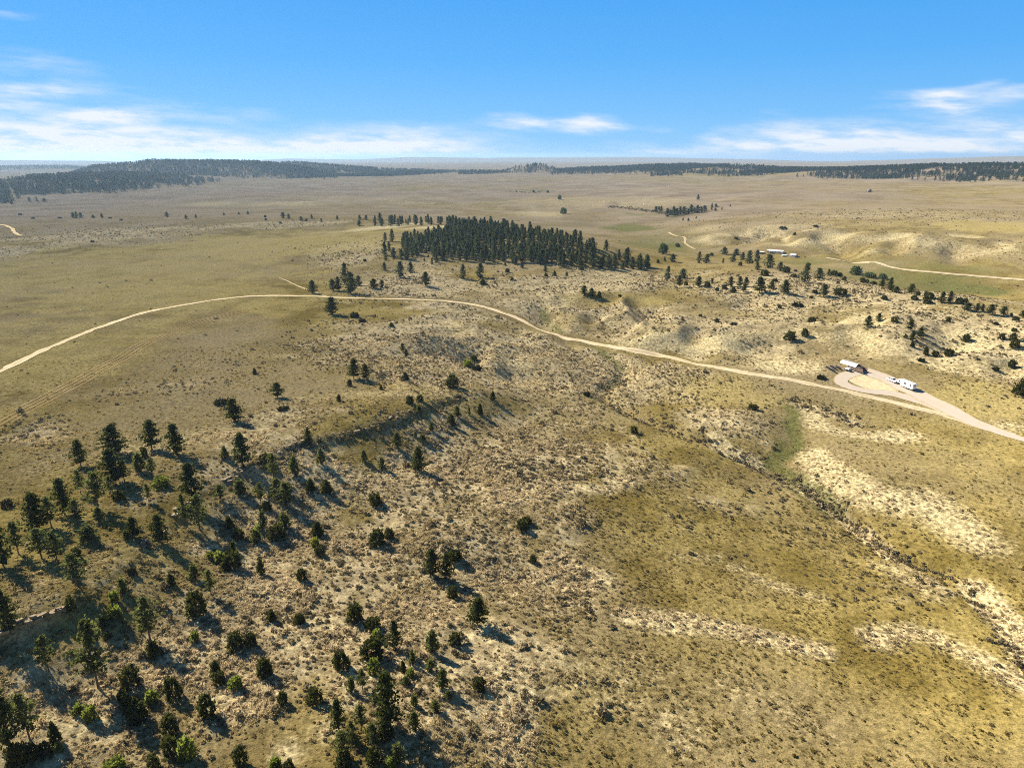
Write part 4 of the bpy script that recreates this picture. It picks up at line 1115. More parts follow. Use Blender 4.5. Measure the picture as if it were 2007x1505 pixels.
for i, (px, py, hp, wp, kd) in enumerate(LIST):
    h, w = sizes[i]
    for wi, (f_, wd, gw) in enumerate(WHERE):
        if f_(px, py): break
    hs_ = sorted(med[(kd, wi)])
    big = h >= np.median(hs_) if len(hs_) > 1 else True
    look = LOOK[kd][0 if big else 1]
    if len(hs_) > 3 and h == hs_[-1]: look = 'tallest ' + look.replace('tall ', '')
    elif len(hs_) > 3 and h == hs_[0]: look = 'lowest ' + look.replace('small ', '').replace('short ', '')
    dd = np.hypot(BASE[:, 0] - BASE[i, 0], BASE[:, 1] - BASE[i, 1]); dd[i] = 1e9
    j = int(np.argmin(dd)); nk = SHORT[LIST[j][4]]
    if dd[j] < .8 * (w + sizes[j][1]): near = 'against a taller ' + nk if sizes[j][0] > h * 1.15 else 'against a lower ' + nk if sizes[j][0] < h * .85 else 'against a like ' + nk
    elif dd[j] < 2.2 * (w + sizes[j][1]): near = 'near a ' + nk
    else: near = 'standing apart'
    near = near.replace(' a open', ' an open')
    label = look + ' ' + wd + ', ' + near
    if len(label.split()) > 16: label = look + ' ' + wd
    group = (look + 's ' + gw).replace('bushs', 'bushes')
    for (sx, sy), txt in list(SPECIAL.items()):
        if abs(sx - px) < 5 and abs(sy - py) < 6 and (sx, sy) not in used:
            used[(sx, sy)] = 1; label = txt; group = None
    w = min(w, h * 3)
    kk = kd
    if kd == 'P' and py < 560: kk = 'F'
    x, y, z = BASE[i]
    plant(kk, x, y, z - .05, h, w * (.92 if kd in 'PT' else 1), label, group)
    POS.append((x, y, w))
    n_pine += kd == 'P'
missing = [k for k in SPECIAL if k not in used]


# ------------------------------------------------------------------ the wood on the knoll
def in_poly(x, y, poly):
    c = np.zeros(x.shape, bool)
    n = len(poly)
    for i in range(n):
        x1, y1 = poly[i]; x2, y2 = poly[(i + 1) % n]
        k = ((y1 > y) != (y2 > y)) & (x < (x2 - x1) * (y - y1) / (y2 - y1 + 1e-12) + x1)
        c ^= k
    return c


def scatter_poly(px_poly, spacing, seed, keep=1.0, tries=14000):
    poly = line_at(px_poly)[:, :2]
    r = np.random.default_rng(seed)
    lo, hi = poly.min(0), poly.max(0)
    pts_ = []
    cell = {}
    X = r.uniform(lo[0], hi[0], tries); Y = r.uniform(lo[1], hi[1], tries)
    ok = in_poly(X, Y, poly)
    for x, y in zip(X[ok], Y[ok]):
        key = (int(x // spacing), int(y // spacing)); bad = False
        for a in (-1, 0, 1):
            for b_ in (-1, 0, 1):
                for q in cell.get((key[0] + a, key[1] + b_), ()):
                    if (q[0] - x) ** 2 + (q[1] - y) ** 2 < spacing ** 2: bad = True
        if bad: continue
        cell.setdefault(key, []).append((x, y)); pts_.append((x, y))
    return np.array(pts_)


WOODC = [(300, 200), (300, 270), (320, 330), (370, 318), (420, 300), (470, 280), (500, 280), (510, 350), (560, 350), (620, 325), (690, 345), (770, 345), (860, 350), (940, 345), (1000, 325), (1030, 365), (1100, 345), (1160, 365), (1230, 350), (1290, 370), (1370, 384), (1450, 375), (1560, 390), (1650, 388), (1700, 395), (1800, 392), (1860, 395),
         (1850, 360), (1800, 335), (1740, 315), (1700, 330), (1640, 345), (1560, 330), (1540, 280), (1510, 240), (1400, 205), (1250, 180), (1100, 160), (1000, 135), (880, 115), (760, 105), (640, 105), (595, 120), (580, 150), (480, 185), (400, 185)]
WOOD = scatter_poly([(700 + x / 3.345, 410 + y / 3.345 + 1) for x, y in WOODC], 4.7, 5)
STRIP = scatter_poly([(700 + x / 3.345, 410 + y / 3.345) for x, y in [(110, 115), (350, 110), (600, 108), (620, 88), (420, 86), (280, 84), (120, 92)]], 9, 6)
RIMW = scatter_poly([(700 + x / 3.345, 410 + y / 3.345) for x, y in [(1540, 260), (1600, 262), (1680, 285), (1760, 310), (1830, 345), (1800, 345), (1700, 305), (1600, 280)]], 9, 8)
ALLW = np.concatenate([WOOD, STRIP, RIMW])
dmin = np.array([min([math.hypot(x - q[0], y - q[1]) for q in POS if True]) for x, y in ALLW])
ALLW = ALLW[dmin > 3]
proj_y = np.array([project(x, y, float(h_at(x, y)))[1] for x, y in ALLW])
order = np.argsort(-proj_y)
N_IND = max(0, 296 - n_pine)
rest = []
for rank, i in enumerate(order):
    x, y = ALLW[i]; z = float(h_at(x, y))
    h = random.triangular(4.0, 10.4, 7.4); w = h * random.uniform(.50, .68)
    if rank < N_IND:
        q = 'tall' if h > 8.3 else 'short' if h < 6.9 else 'middling'
        q += ' broad' if w / h > .59 else ' narrow'
        where = 'on the open front edge of the knoll wood' if rank < 45 else 'inside the front half of the knoll wood' if rank < 100 else 'deep inside the knoll wood'
        plant('F', x, y, z - .1, h, w, q + ' dark pine ' + where, q + ' pines ' + where)
    else:
        rest.append((x, y, z - .1, h))


# ------------------------------------------------------------------ scattered stuff by geometry nodes
def scatter(name, P3, rz, scl, sources, label, cat, tone=None):
    """points mesh + instance-on-points; one stuff object"""
    me = bpy.data.meshes.new(name)
    me.vertices.add(len(P3)); me.vertices.foreach_set('co', np.asarray(P3, np.float32).ravel())
    for nm, dat in (('rz', rz), ('pick', np.random.default_rng(len(P3)).integers(0, len(sources), len(P3)).astype(np.float32))):
        a = me.attributes.new(nm, 'FLOAT', 'POINT'); a.data.foreach_set('value', np.asarray(dat, np.float32))
    if tone is not None:
        a = me.attributes.new('tone', 'FLOAT', 'POINT'); a.data.foreach_set('value', np.asarray(tone, np.float32))
    a = me.attributes.new('scl', 'FLOAT_VECTOR', 'POINT'); a.data.foreach_set('vector', np.asarray(scl, np.float32).ravel())
    ng = bpy.data.node_groups.new(name + '_nodes', 'GeometryNodeTree')
    ng.interface.new_socket('Geometry', in_out='INPUT', socket_type='NodeSocketGeometry')
    ng.interface.new_socket('Geometry', in_out='OUTPUT', socket_type='NodeSocketGeometry')
    N, L = ng.nodes, ng.links
    gi, go = N.new('NodeGroupInput'), N.new('NodeGroupOutput')
    iop = N.new('GeometryNodeInstanceOnPoints')
    g2 = N.new('GeometryNodeGeometryToInstance')
    for s in reversed(sources):
        oi = N.new('GeometryNodeObjectInfo'); oi.inputs['Object'].default_value = s
        L.new(oi.outputs['Geometry'], g2.inputs[0])
    def attr(nm, typ):
        n = N.new('GeometryNodeInputNamedAttribute'); n.data_type = typ; n.inputs['Name'].default_value = nm
        return n.outputs['Attribute']
    L.new(gi.outputs[0], iop.inputs['Points']); L.new(g2.outputs[0], iop.inputs['Instance'])
    iop.inputs['Pick Instance'].default_value = True
    L.new(attr('pick', 'FLOAT'), iop.inputs['Instance Index'])
    cx = N.new('ShaderNodeCombineXYZ'); L.new(attr('rz', 'FLOAT'), cx.inputs['Z'])
    L.new(cx.outputs[0], iop.inputs['Rotation'])
    L.new(attr('scl', 'FLOAT_VECTOR'), iop.inputs['Scale'])
    L.new(iop.outputs[0], go.inputs[0])
    o = link(name, me)
    md = o.modifiers.new('scatter', 'NODES'); md.node_group = ng
    tag(o, label, cat, kind='stuff')
    return o


def source(name, me):
    return bpy.data.objects.new(name, me)          # never linked: only feeds the scatter


def merge_mesh(name, parts):
    """several one-material meshes -> one mesh with several material slots"""
    V, Fc, mi, mats, o = [], [], [], [], 0
    for me in parts:
        v = np.empty(len(me.vertices) * 3, np.float32); me.vertices.foreach_get('co', v)
        V.append(v.reshape(-1, 3)); slot = len(mats); mats.append(me.materials[0])
        for p in me.polygons:
            Fc.append(tuple(x + o for x in p.vertices)); mi.append(slot)
        o += len(me.vertices)
    out = mesh_from(name, np.concatenate(V), Fc)
    for m_ in mats: out.materials.append(m_)
    out.polygons.foreach_set('material_index', mi)
    return out


# rest of the knoll wood
if rest:
    src = [source('wood_pine', merge_mesh('wood_pine', [me for _, me in v['parts']])) for v in KIND['F']]
    A = np.array(rest)
    s = A[:, 3:4] / 13.0
    scatter('pine_wood', A[:, :3], rng.uniform(0, 6.28, len(A)), np.repeat(s, 3, 1), src, 'dense mass of dark pines covering the back of the knoll', 'wood')

# pines of the far wooded hills
far_src = []
for i in range(4):
    v = pine_mesh(200 + i, 12, 6.0, 14, 2, 1.5, 4, .08, .7, mat='farpine', rough=.3)
    far_src.append(source('hill_pine', v['parts'][1][1]))


def hill_wood(name, idx, density, label, front=1.0, seed=1, bare=.0, h=(7, 12), lim=1.7):
    L_, wf = RIDGES[idx]
    r = np.random.default_rng(seed)
    Lp = np.array(L_)
    seg = np.hypot(*np.diff(Lp[:, :2], axis=0).T); tot = seg.sum()
    n = int(density * tot * wf * 2 * lim / 100)
    s = r.uniform(0, tot, n); k = np.minimum(np.searchsorted(np.cumsum(seg), s), len(seg) - 1)
    t = (s - np.concatenate([[0], np.cumsum(seg)])[k]) / seg[k]
    p = Lp[k, :2] + (Lp[k + 1, :2] - Lp[k, :2]) * t[:, None]
    dirv = (Lp[k + 1, :2] - Lp[k, :2]) / seg[k][:, None]
    nor = np.stack([-dirv[:, 1], dirv[:, 0]], 1)
    off = r.uniform(-lim, lim, n) * wf
    p = p + nor * off[:, None]
    edge = 1 - sstep(.35, 1.0, np.abs(off) / (lim * wf))
    patch = fbm(p[:, 0], p[:, 1], wf * .45, 4, 3)
    keep = r.random(n) < edge * (1 - bare * sstep(-.02, .16, patch))
    p = p[keep]
    z = h_at(p[:, 0], p[:, 1])
    hh = r.uniform(h[0], h[1], len(p)) / 12
    scatter(name, np.column_stack([p, z - .3]), r.uniform(0, 6.28, len(p)), np.column_stack([hh * 1.05, hh * 1.05, hh]), far_src, label, 'wood')


hill_wood('hill_forest', 3, .22, 'blue hazy pine forest on the farthest low hill', seed=1, bare=.3)
hill_wood('hill_forest', 4, .85, 'dark pine forest on the long tapering hill behind', seed=2, bare=.5)
hill_wood('hill_forest', 5, 1.5, 'dense dark pine forest on the big hazy hill', seed=3, bare=.5)
hill_wood('hill_forest', 6, 1.4, 'pine forest thinning down the nearest end of the hazy hill', seed=4, bare=.8)
hill_wood('hill_forest', 7, .7, 'thin line of pines at the foot of the small butte', seed=5, bare=.6)
hill_wood('hill_forest', 8, 1.0, 'scattered pines over the small distant butte', seed=15, bare=.5, lim=2.0)
hill_wood('hill_forest', 9, 1.1, 'broken belt of pines on the middle distant ridge', seed=6, bare=.8)
hill_wood('hill_forest', 10, 1.1, 'pines among pale outcrops on the nearer distant ridge', seed=7, bare=.9)
hill_wood('hill_forest', 11, 1.3, 'dark pine belt along the distant ridge over the plain', seed=8, bare=.9)

# ------------------------------------------------------------------ sagebrush and grass
def small_bush(seed, n, wid, hgt, leaf, mat):
    r = np.random.default_rng(seed)
    an = r.uniform(0, 6.28, n); rr = np.sqrt(r.uniform(0, 1, n)) * wid / 2
    z = hgt * np.sqrt(np.maximum(0, 1 - (rr / (wid / 2)) ** 2)) * r.uniform(.35, 1.0, n)
    C = np.column_stack([np.cos(an) * rr, np.sin(an) * rr, z])
    O = np.column_stack([np.cos(an) * .6, np.sin(an) * .6, np.full(n, .8)])
    V, F4 = quads(C, np.full(n, leaf), r, 1.3, .2, O)
    V[:, 2] = np.maximum(V[:, 2], -.03)
    return mesh_from('clump', V, F4, mat)


def tuft_mesh(seed, n, hgt, spread):
    r = np.random.default_rng(seed)
    V, Fc = [], []
    for i in range(n):
        an = r.uniform(0, 6.28); b0 = np.array([r.normal(0, spread * .35), r.normal(0, spread * .35), -.02])
        lean = np.array([math.cos(an), math.sin(an), 0]) * r.uniform(.1, .75) * hgt
        tip = b0 + lean + np.array([0, 0, hgt * r.uniform(.55, 1.05)])
        sd_ = np.array([-math.sin(an), math.cos(an), 0]) * hgt * .10
        o = len(V); V += [b0 - sd_, b0 + sd_, tip]; Fc.append((o, o + 1, o + 2))
    return mesh_from('tuft', np.array(V), np.array(Fc), 'straw')


sage_src = [source('sage_clump', small_bush(300 + i, 46, .95, .50, .24, 'sage')) for i in range(5)]
grass_src = [source('grass_tuft', tuft_mesh(320 + i, 26, .40, .36)) for i in range(4)] + [source('grass_clump', small_bush(340 + i, 34, .62, .34, .17, 'straw')) for i in range(3)]


def ring_points(r0, r1, dens, seed, half=math.radians(43)):
    r = np.random.default_rng(seed)
    n = int(dens * half * (r1 * r1 - r0 * r0))
    th = r.uniform(-half, half, n); rr = np.sqrt(r.uniform(r0 * r0, r1 * r1, n))
    return np.sin(th) * rr, np.cos(th) * rr, r


pts_all, scl_all = [], []
for r0, r1, dens, sd_, grow in ((58, 270, 1.9, 1, 1.0), (270, 520, .9, 2, 1.1), (520, 1000, .22, 3, 1.4)):
    x, y, r = ring_points(r0, r1, dens, sd_)
    S = interp_grid(Z_sage, x, y); fl = interp_grid(flat, x, y); pl = interp_grid(Z_pale, x, y)
    clump = fbm(x, y, 14, 3, 5) + .6 * fbm(x, y, 4, 2, 1)
    prob = np.clip(S, 0, 1) * (1 - .5 * pl) * sstep(-.55, .35, clump) * (.5 + .5 * sstep(-.28, .22, fbm(x, y, 55, 3, 7))) + .004
    k = (r.random(len(x)) < prob) & (fl > 3.2)
    x, y = x[k], y[k]
    s = (r.lognormal(-.74, .44, len(x)) * grow)
    s = np.clip(s, .28, 1.9)
    pts_all.append(np.column_stack([x, y, h_at(x, y) - .03])); scl_all.append(np.column_stack([s, s, s * r.uniform(.7, 1.25, len(x))]))
# taller brush crowding the banks of the wash and its side draws
r = np.random.default_rng(77)
for pxs, wd_, step, big in (([(1385, 862), (1420, 890), (1480, 916), (1560, 950), (1600, 978), (1640, 1003), (1700, 1050), (1745, 1088), (1800, 1112), (1860, 1135)], .8, .3, .95),
                            ([(1340, 840), (1385, 862), (1420, 888)], 4.0, .16, 1.1), ([(1560, 785), (1600, 800), (1650, 815), (1685, 832)], 1.6, .3, 1.1), ([(1880, 1150), (1930, 1200), (1975, 1265), (2000, 1320)], 1.2, .45, .9),
                            ([(590, 866), (660, 858), (740, 840), (800, 813), (850, 793), (905, 778)], .9, .22, .9), ([(478, 930), (540, 896), (590, 868)], .9, .3, .9), ([(1215, 722), (1224, 745), (1190, 765), (1200, 792), (1260, 822), (1340, 850)], 2.2, .35, 1.0),
                            ([(1560, 950), (1660, 1085), (1700, 1120)], 10, .5, .9), ([(1310, 418), (1250, 411), (1200, 406)], 5, .8, 3.0), ([(1060, 376), (1030, 378), (1000, 376)], 6, 2, 3.0)):
    L_ = smooth_line(line_at(pxs), step)
    q = L_ + r.normal(0, wd_, L_.shape)
    k = r.random(len(q)) < .35 + .65 * sstep(-.3, .2, fbm(q[:, 0], q[:, 1], 6, 2, 3))
    q = q[k]
    s = np.clip(r.lognormal(-.2, .35, len(q)), .4, 2) * big
    pts_all.append(np.column_stack([q, h_at(q[:, 0], q[:, 1]) - .03])); scl_all.append(np.column_stack([s, s, s]))
Pp = np.concatenate(pts_all); Ss = np.concatenate(scl_all)
scatter('sagebrush', Pp, rng.uniform(0, 6.28, len(Pp)), Ss, sage_src, 'grey brown sagebrush clumps dotting the slopes', 'sagebrush')
gp, gs, gt = [], [], []
for r0, r1, dens, sd_ in ((58, 130, 11.0, 9), (130, 190, 5.5, 10), (190, 270, 2.6, 11)):
    x, y, r = ring_points(r0, r1, dens, sd_)
    S = interp_grid(Z_sage, x, y); pl = interp_grid(Z_pale, x, y); fl = interp_grid(flat, x, y)
    clump = fbm(x, y, 9, 3, 2) + .7 * fbm(x, y, 2.5, 2, 6)
    prob = (.22 + .15 * pl + .5 * S) * sstep(-.6, .4, clump)
    k = (r.random(len(x)) < prob) & (fl > 2.6)
    x, y = x[k], y[k]
    tone = np.clip(pl[k] * 1.2 + S[k] * .75 + .25 * fbm(x, y, 20, 2, 1), 0, 1)
    s = np.clip(r.lognormal(-.30, .38, len(x)), .3, 1.8) * (1 if r0 < 100 else 1.15) * (.68 + .32 * np.clip(S[k] + pl[k], 0, 1))
    gt.append(tone)
    gp.append(np.column_stack([x, y, h_at(x, y) - .01])); gs.append(np.column_stack([s, s, s * r.uniform(.7, 1.2, len(x))]))
gp, gs = np.concatenate(gp), np.concatenate(gs)
scatter('dry_grass', gp, rng.uniform(0, 6.28, len(gp)), gs, grass_src, 'straw coloured bunch grass covering the ground', 'grass', np.concatenate(gt))
# ------------------------------------------------------------------ built things (dimensions in metres, one scene unit = 1.5 m)
scene.unit_settings.system = 'METRIC'
scene.unit_settings.scale_length = 1.5
U = 1 / 1.5
M.update({
    'white': plain('white_paint', (.80, .80, .80), .35, 0, .04, 2),
    'offwhite': plain('weathered_white_siding', (.62, .60, .56), .6, 0, .12, 2),
    'glass': plain('dark_glass', (.02, .025, .03), .08, 0, .1, 2, .6),
    'tyre': plain('tyre_rubber', (.02, .02, .02), .85, 0, .1, 5),
    'rim': plain('wheel_rim', (.55, .55, .56), .35, .8, .08, 5),
    'chrome': plain('bright_metal', (.6, .6, .62), .25, 1, .05, 5),
    'steel': plain('dark_steel', (.06, .06, .065), .5, .6, .15, 5),
    'greyband': plain('grey_trim', (.28, .28, .30), .5, 0, .1, 3),
    'metalroof': plain('pale_metal_roof', (.74, .73, .73), .35, .25, .06, 1.5),
    'wood': plain('weathered_boards', (.34, .24, .17), .8, 0, .25, 2.5),
    'darkwood': plain('dark_boards', (.07, .055, .045), .8, 0, .25, 2.5),
    'brownwall': plain('brown_siding', (.17, .12, .09), .8, 0, .2, 2.5),
    'solar': plain('solar_glass', (.010, .011, .018), .45, 0, .2, 2, .12),
    'lamp': plain('lamp_glass', (.75, .75, .72), .15, 0, .05, 4),
    'tail': plain('red_lamp', (.4, .02, .02), .25, 0, .1, 4),
    'tarp': plain('white_tarp', (.75, .75, .74), .7, 0, .08, 2),
    'rust': plain('rusty_roof', (.36, .27, .21), .7, .2, .25, 1.5),
})


def prism(profile, y0, y1, inset=0):
    n = len(profile)
    c = np.mean(profile, axis=0)
    V = [(x, y0, z) for x, z in profile] + [(x, y1, z) for x, z in profile]
    Fc = [tuple(range(n - 1, -1, -1)), tuple(range(n, 2 * n))]
    Fc += [(i, (i + 1) % n, n + (i + 1) % n, n + i) for i in range(n)]
    return V, [f[::-1] for f in Fc]


def bx(x0, x1, y0, y1, z0, z1, c=0.0):
    """box with chamfered vertical edges"""
    if c <= 0:
        prof = [(x0, y0), (x1, y0), (x1, y1), (x0, y1)]
    else:
        prof = [(x0 + c, y0), (x1 - c, y0), (x1, y0 + c), (x1, y1 - c), (x1 - c, y1), (x0 + c, y1), (x0, y1 - c), (x0, y0 + c)]
    n = len(prof)
    V = [(x, y, z0) for x, y in prof] + [(x, y, z1) for x, y in prof]
    Fc = [tuple(range(n - 1, -1, -1)), tuple(range(n, 2 * n))] + [(i, (i + 1) % n, n + (i + 1) % n, n + i) for i in range(n)]
    return V, Fc


def wheel_shape(r, w, k=14, hole=0.0):
    V, Fc = [], []
    prof = [(r * hole, -w / 2), (r * .92, -w / 2), (r, -w / 2 * .7), (r, w / 2 * .7), (r * .92, w / 2), (r * hole, w / 2)]
    n = len(prof)
    for i in range(k):
        a = 2 * math.pi * i / k
        for rr, y in prof: V.append((math.cos(a) * rr, y, math.sin(a) * rr))
    for i in range(k):
        for j in range(n - 1):
            Fc.append((i * n + j, ((i + 1) % k) * n + j, ((i + 1) % k) * n + j + 1, i * n + j + 1))
    return V, Fc


def part(name, shapes, mat, parent, loc=None, label=None):
    if isinstance(shapes, tuple): shapes = [shapes]
    V, Fc = join(shapes)
    o = link(name, mesh_from(name, V, Fc, mat), parent)
    if loc is not None: o.location = loc
    if label: o['label'] = label
    return o


def thing(name, x, y, ang, label, cat, group=None, scale=U, z=None):
    e = link(name, None)
    e.empty_display_size = .5
    e.location = (x, y, float(h_at(x, y)) + .12 if z is None else z)
    e.rotation_euler = (0, 0, ang); e.scale = (scale,) * 3
    return tag(e, label, cat, group)


def wheel(parent, x, y, r, w):
    t = part('wheel', wheel_shape(r, w, 14, .55), 'tyre', parent, (x, y, r))
    part('rim', wheel_shape(r * .6, w * .8, 12, 0.0), 'rim', t)
    return t


A_ = at([1759, 1785], [753.5, 765.5])
axis = A_[1] - A_[0]
ANG = math.atan2(axis[1], axis[0])              # from the truck towards the trailer's tail

# fifth-wheel travel trailer: its nose points at the truck
tc_ = at([1775.5], [760.5])[0]
tr = thing('camping_trailer', tc_[0], tc_[1], ANG + math.pi, 'long white camping trailer parked on the gravel drive', 'trailer')
prof = [(-4.7, .7), (-4.8, 1.0), (-4.8, 3.3), (-4.55, 3.5), (3.5, 3.55), (4.3, 3.3), (4.8, 2.5), (4.7, 1.75), (2.5, 1.7), (2.3, .7)]
part('body', prism(prof, -1.22, 1.22), 'white', tr)
part('trim_band', [prism([(-4.5, 1.0), (-4.5, 1.16), (2.2, 1.16), (2.2, 1.0)], y, y + .02) for y in (-1.24, 1.222)], 'greyband', tr)
for x0, x1, z0, z1 in ((-3.9, -2.9, 2.0, 2.8), (-.6, .5, 2.0, 2.8), (2.9, 3.8, 2.2, 2.8)):
    for y in (-1.25, 1.223):
        w_ = part('window', prism([(x0, z0), (x0, z1), (x1, z1), (x1, z0)], y, y + .027), 'glass', tr)
        yy = y - .006 if y < 0 else y + .027
        part('window_frame', [prism([(x0 - .06, z1), (x0 - .06, z1 + .07), (x1 + .06, z1 + .07), (x1 + .06, z1)], yy, yy + .012)], 'greyband', w_)
rw = part('window', bx(-4.83, -4.803, -.5, .35, 2.0, 2.95), 'glass', tr, label='dark window in the flat rear wall')
part('window_frame', [bx(-4.836, -4.804, -.58, -.5, 1.95, 3.0), bx(-4.836, -4.804, .35, .43, 1.95, 3.0)], 'greyband', rw)
dr = part('door', prism([(1.0, .85), (1.0, 2.75), (1.75, 2.75), (1.75, .85)], -1.262, -1.223), 'offwhite', tr)
part('handle', prism([(1.08, 1.7), (1.08, 1.8), (1.16, 1.8), (1.16, 1.7)], -1.29, -1.263), 'chrome', dr)
part('slide_out', bx(-2.6, -1.0, -1.95, -1.223, 1.05, 3.1, .05), 'white', tr)
part('step', [bx(1.0, 1.7, -1.6, -1.23, .55, .6), bx(1.0, 1.7, -1.9, -1.6, .3, .35), bx(1.02, 1.06, -1.9, -1.3, 0, .58), bx(1.64, 1.68, -1.9, -1.3, 0, .58)], 'steel', tr)
part('awning_arm', [tube([(2.2, -1.25, 1.2), (2.4, -2.6, .05)], [.05, .05], 5), tube([(.6, -1.25, 1.2), (.4, -2.6, .05)], [.05, .05], 5), tube([(.4, -2.6, .1), (2.4, -2.6, .1)], [.06, .06], 5)], 'steel', tr)
for x in (-1.7, -.75):
    for y in (-1.0, 1.0): wheel(tr, x, y, .38, .24)
for y in (-.8, .8): part('landing_leg', bx(2.05, 2.2, y - .07, y + .07, 0, .9), 'steel', tr)
part('hitch', [bx(3.4, 3.75, -.3, .3, 1.2, 1.75), bx(3.5, 3.65, -.08, .08, .95, 1.2)], 'steel', tr)
for x in (-3.4, -1.4, 1.6): part('roof_unit', bx(x, x + .7, -.35, .35, 3.545, 3.80, .08), 'offwhite', tr)
for y in (-.95, .95): part('tail_light', bx(-4.83, -4.802, y - .09, y + .09, 1.15, 1.5), 'tail', tr)
part('bumper', bx(-5.0, -4.8, -1.1, 1.1, .62, .75), 'steel', tr)

# pickup truck in front of it, facing the trailer
pc_ = at([1748.5], [748.3])[0]
pk = thing('pickup_truck', pc_[0], pc_[1], ANG, 'white crew cab pickup truck facing the camping trailer', 'truck')
part('body', [prism([(-2.9, .55), (-2.9, 1.15), (-.9, 1.2), (1.2, 1.2), (2.6, 1.12), (2.85, .95), (2.85, .5), (-2.8, .45)], -.98, .98)], 'white', pk)
part('cab', prism([(-1.0, 1.19), (-.85, 1.85), (-.5, 1.95), (.6, 1.95), (1.35, 1.19)], -.86, .86), 'white', pk)
part('windscreen', [prism([(.72, 1.86), (1.30, 1.25), (1.33, 1.27), (.75, 1.88)], -.76, .76)], 'glass', pk)
part('rear_window', [prism([(-.97, 1.28), (-.87, 1.8), (-.90, 1.8), (-1.0, 1.28)], -.7, .7)], 'glass', pk)
for s in (-1, 1):
    for x0, x1, xa, xb in ((-.80, -.08, -.72, -.08), (.02, 1.05, .02, .58)):
        part('side_window', prism([(x0, 1.28), (xa, 1.85), (xb, 1.85), (x1, 1.28)], s * .862, s * .885), 'glass', pk)
    for x in (-1.9, 1.85): wheel(pk, x, s * .84, .40, .26)
    part('headlight', bx(2.852, 2.88, s * .72 - .16, s * .72 + .16, .82, 1.0), 'lamp', pk)
    part('tail_light', bx(-2.93, -2.902, s * .85 - .08, s * .85 + .08, .75, 1.1), 'tail', pk)
    part('mirror', bx(.85, .97, s * .99 - .1, s * .99 + .1, 1.3, 1.5), 'steel', pk)
    part('door_handle', [bx(-.62, -.48, s * .995 - .012, s * .995 + .012, 1.05, 1.09), bx(.28, .42, s * .995 - .012, s * .995 + .012, 1.05, 1.09)], 'chrome', pk)
part('grille', bx(2.852, 2.885, -.5, .5, .7, 1.0), 'steel', pk)
part('bumper', [bx(2.86, 3.02, -.95, .95, .42, .66, .05), bx(-3.05, -2.92, -.95, .95, .42, .66, .04)], 'chrome', pk)
part('bed_floor', bx(-2.78, -1.1, -.8, .8, 1.19, 1.21), 'steel', pk)
part('bed_wall', [bx(-2.85, -1.02, -.97, -.83, 1.17, 1.38), bx(-2.85, -1.02, .83, .97, 1.17, 1.38), bx(-2.9, -2.8, -.83, .83, 1.15, 1.38)], 'white', pk)

# long shed with a barrel-backed metal roof and an open gable end coloured dark for its shade
S_ = at([1654, 1677], [717.5, 726])
sa = S_[1] - S_[0]
sang = math.atan2(sa[1], sa[0])
sc_ = S_.mean(0)
shL = 9.0
sh = thing('storage_shed', sc_[0], sc_[1], sang, 'long low shed with white metal roof at the end of the drive', 'shed')
hw = 1.9
part('wall', [bx(-shL / 2, shL / 2, -hw, -hw + .1, 0, 2.0), bx(-shL / 2, shL / 2, hw - .1, hw, 0, 2.0), bx(-shL / 2, -shL / 2 + .1, -hw + .1, hw - .1, 0, 2.0)], 'brownwall', sh)
gam = [(-hw - .2, 1.95), (-1.25, 3.0), (0, 3.45), (1.25, 3.0), (hw + .2, 1.95)]
inn = [(y * .95, z - .09) for y, z in gam[::-1]]
Vg, Fg = [], []
for x in (-shL / 2 - .25, shL / 2 + .25):
    Vg += [(x, y, z) for y, z in gam + inn]
ng_ = len(gam) + len(inn)
Fg = [(i, (i + 1) % ng_, ng_ + (i + 1) % ng_, ng_ + i) for i in range(ng_)]
for i in range(4):
    Fg.append((i, ng_ - 1 - i, ng_ - 2 - i, i + 1)); Fg.append((ng_ + i, ng_ + i + 1, 2 * ng_ - 2 - i, 2 * ng_ - 1 - i))
rf = part('roof', (Vg, Fg), 'metalroof', sh)
part('ridge_cap', bx(-shL / 2 - .25, shL / 2 + .25, -.18, .18, 3.44, 3.5), 'greyband', rf)
for xx in np.linspace(-shL / 2, shL / 2, 9):
    part('roof_rib', [tube([(xx, y, z + .03) for y, z in gam], [.035] * 5, 4)], 'metalroof', rf)
part('shaded_gable_wall', [prism([(-hw + .1, 2.0), (-1.2, 2.9), (0, 3.3), (1.2, 2.9), (hw - .1, 2.0)], -.05, .05)], 'darkwood', sh).rotation_euler = (0, 0, math.pi / 2)  # shadow side of the shed, its shade put into the board colour
sh.children[-1].location = (shL / 2 - .1, 0, 0)
dw = part('door', [bx(-.55, .55, -.04, .04, 0, 2.0)], 'greyband', sh, (shL / 2 + .4, -1.1, 0), 'grey door leaf standing open at the gable end')
part('handle', bx(.38, .48, -.08, -.041, .95, 1.05), 'chrome', dw)
part('porch_post', [bx(-.06, .06, -.06, .06, 0, 2.0)], 'darkwood', sh, (shL / 2 + 2.2, -1.7, 0))
part('porch_post', [bx(-.06, .06, -.06, .06, 0, 2.0)], 'darkwood', sh, (shL / 2 + 2.2, 1.7, 0))
part('porch_roof', prism([(shL / 2 + .26, 2.55), (shL / 2 + 2.4, 2.05), (shL / 2 + 2.4, 2.0), (shL / 2 + .26, 2.48)], -1.95, 1.95), 'darkwood', sh)

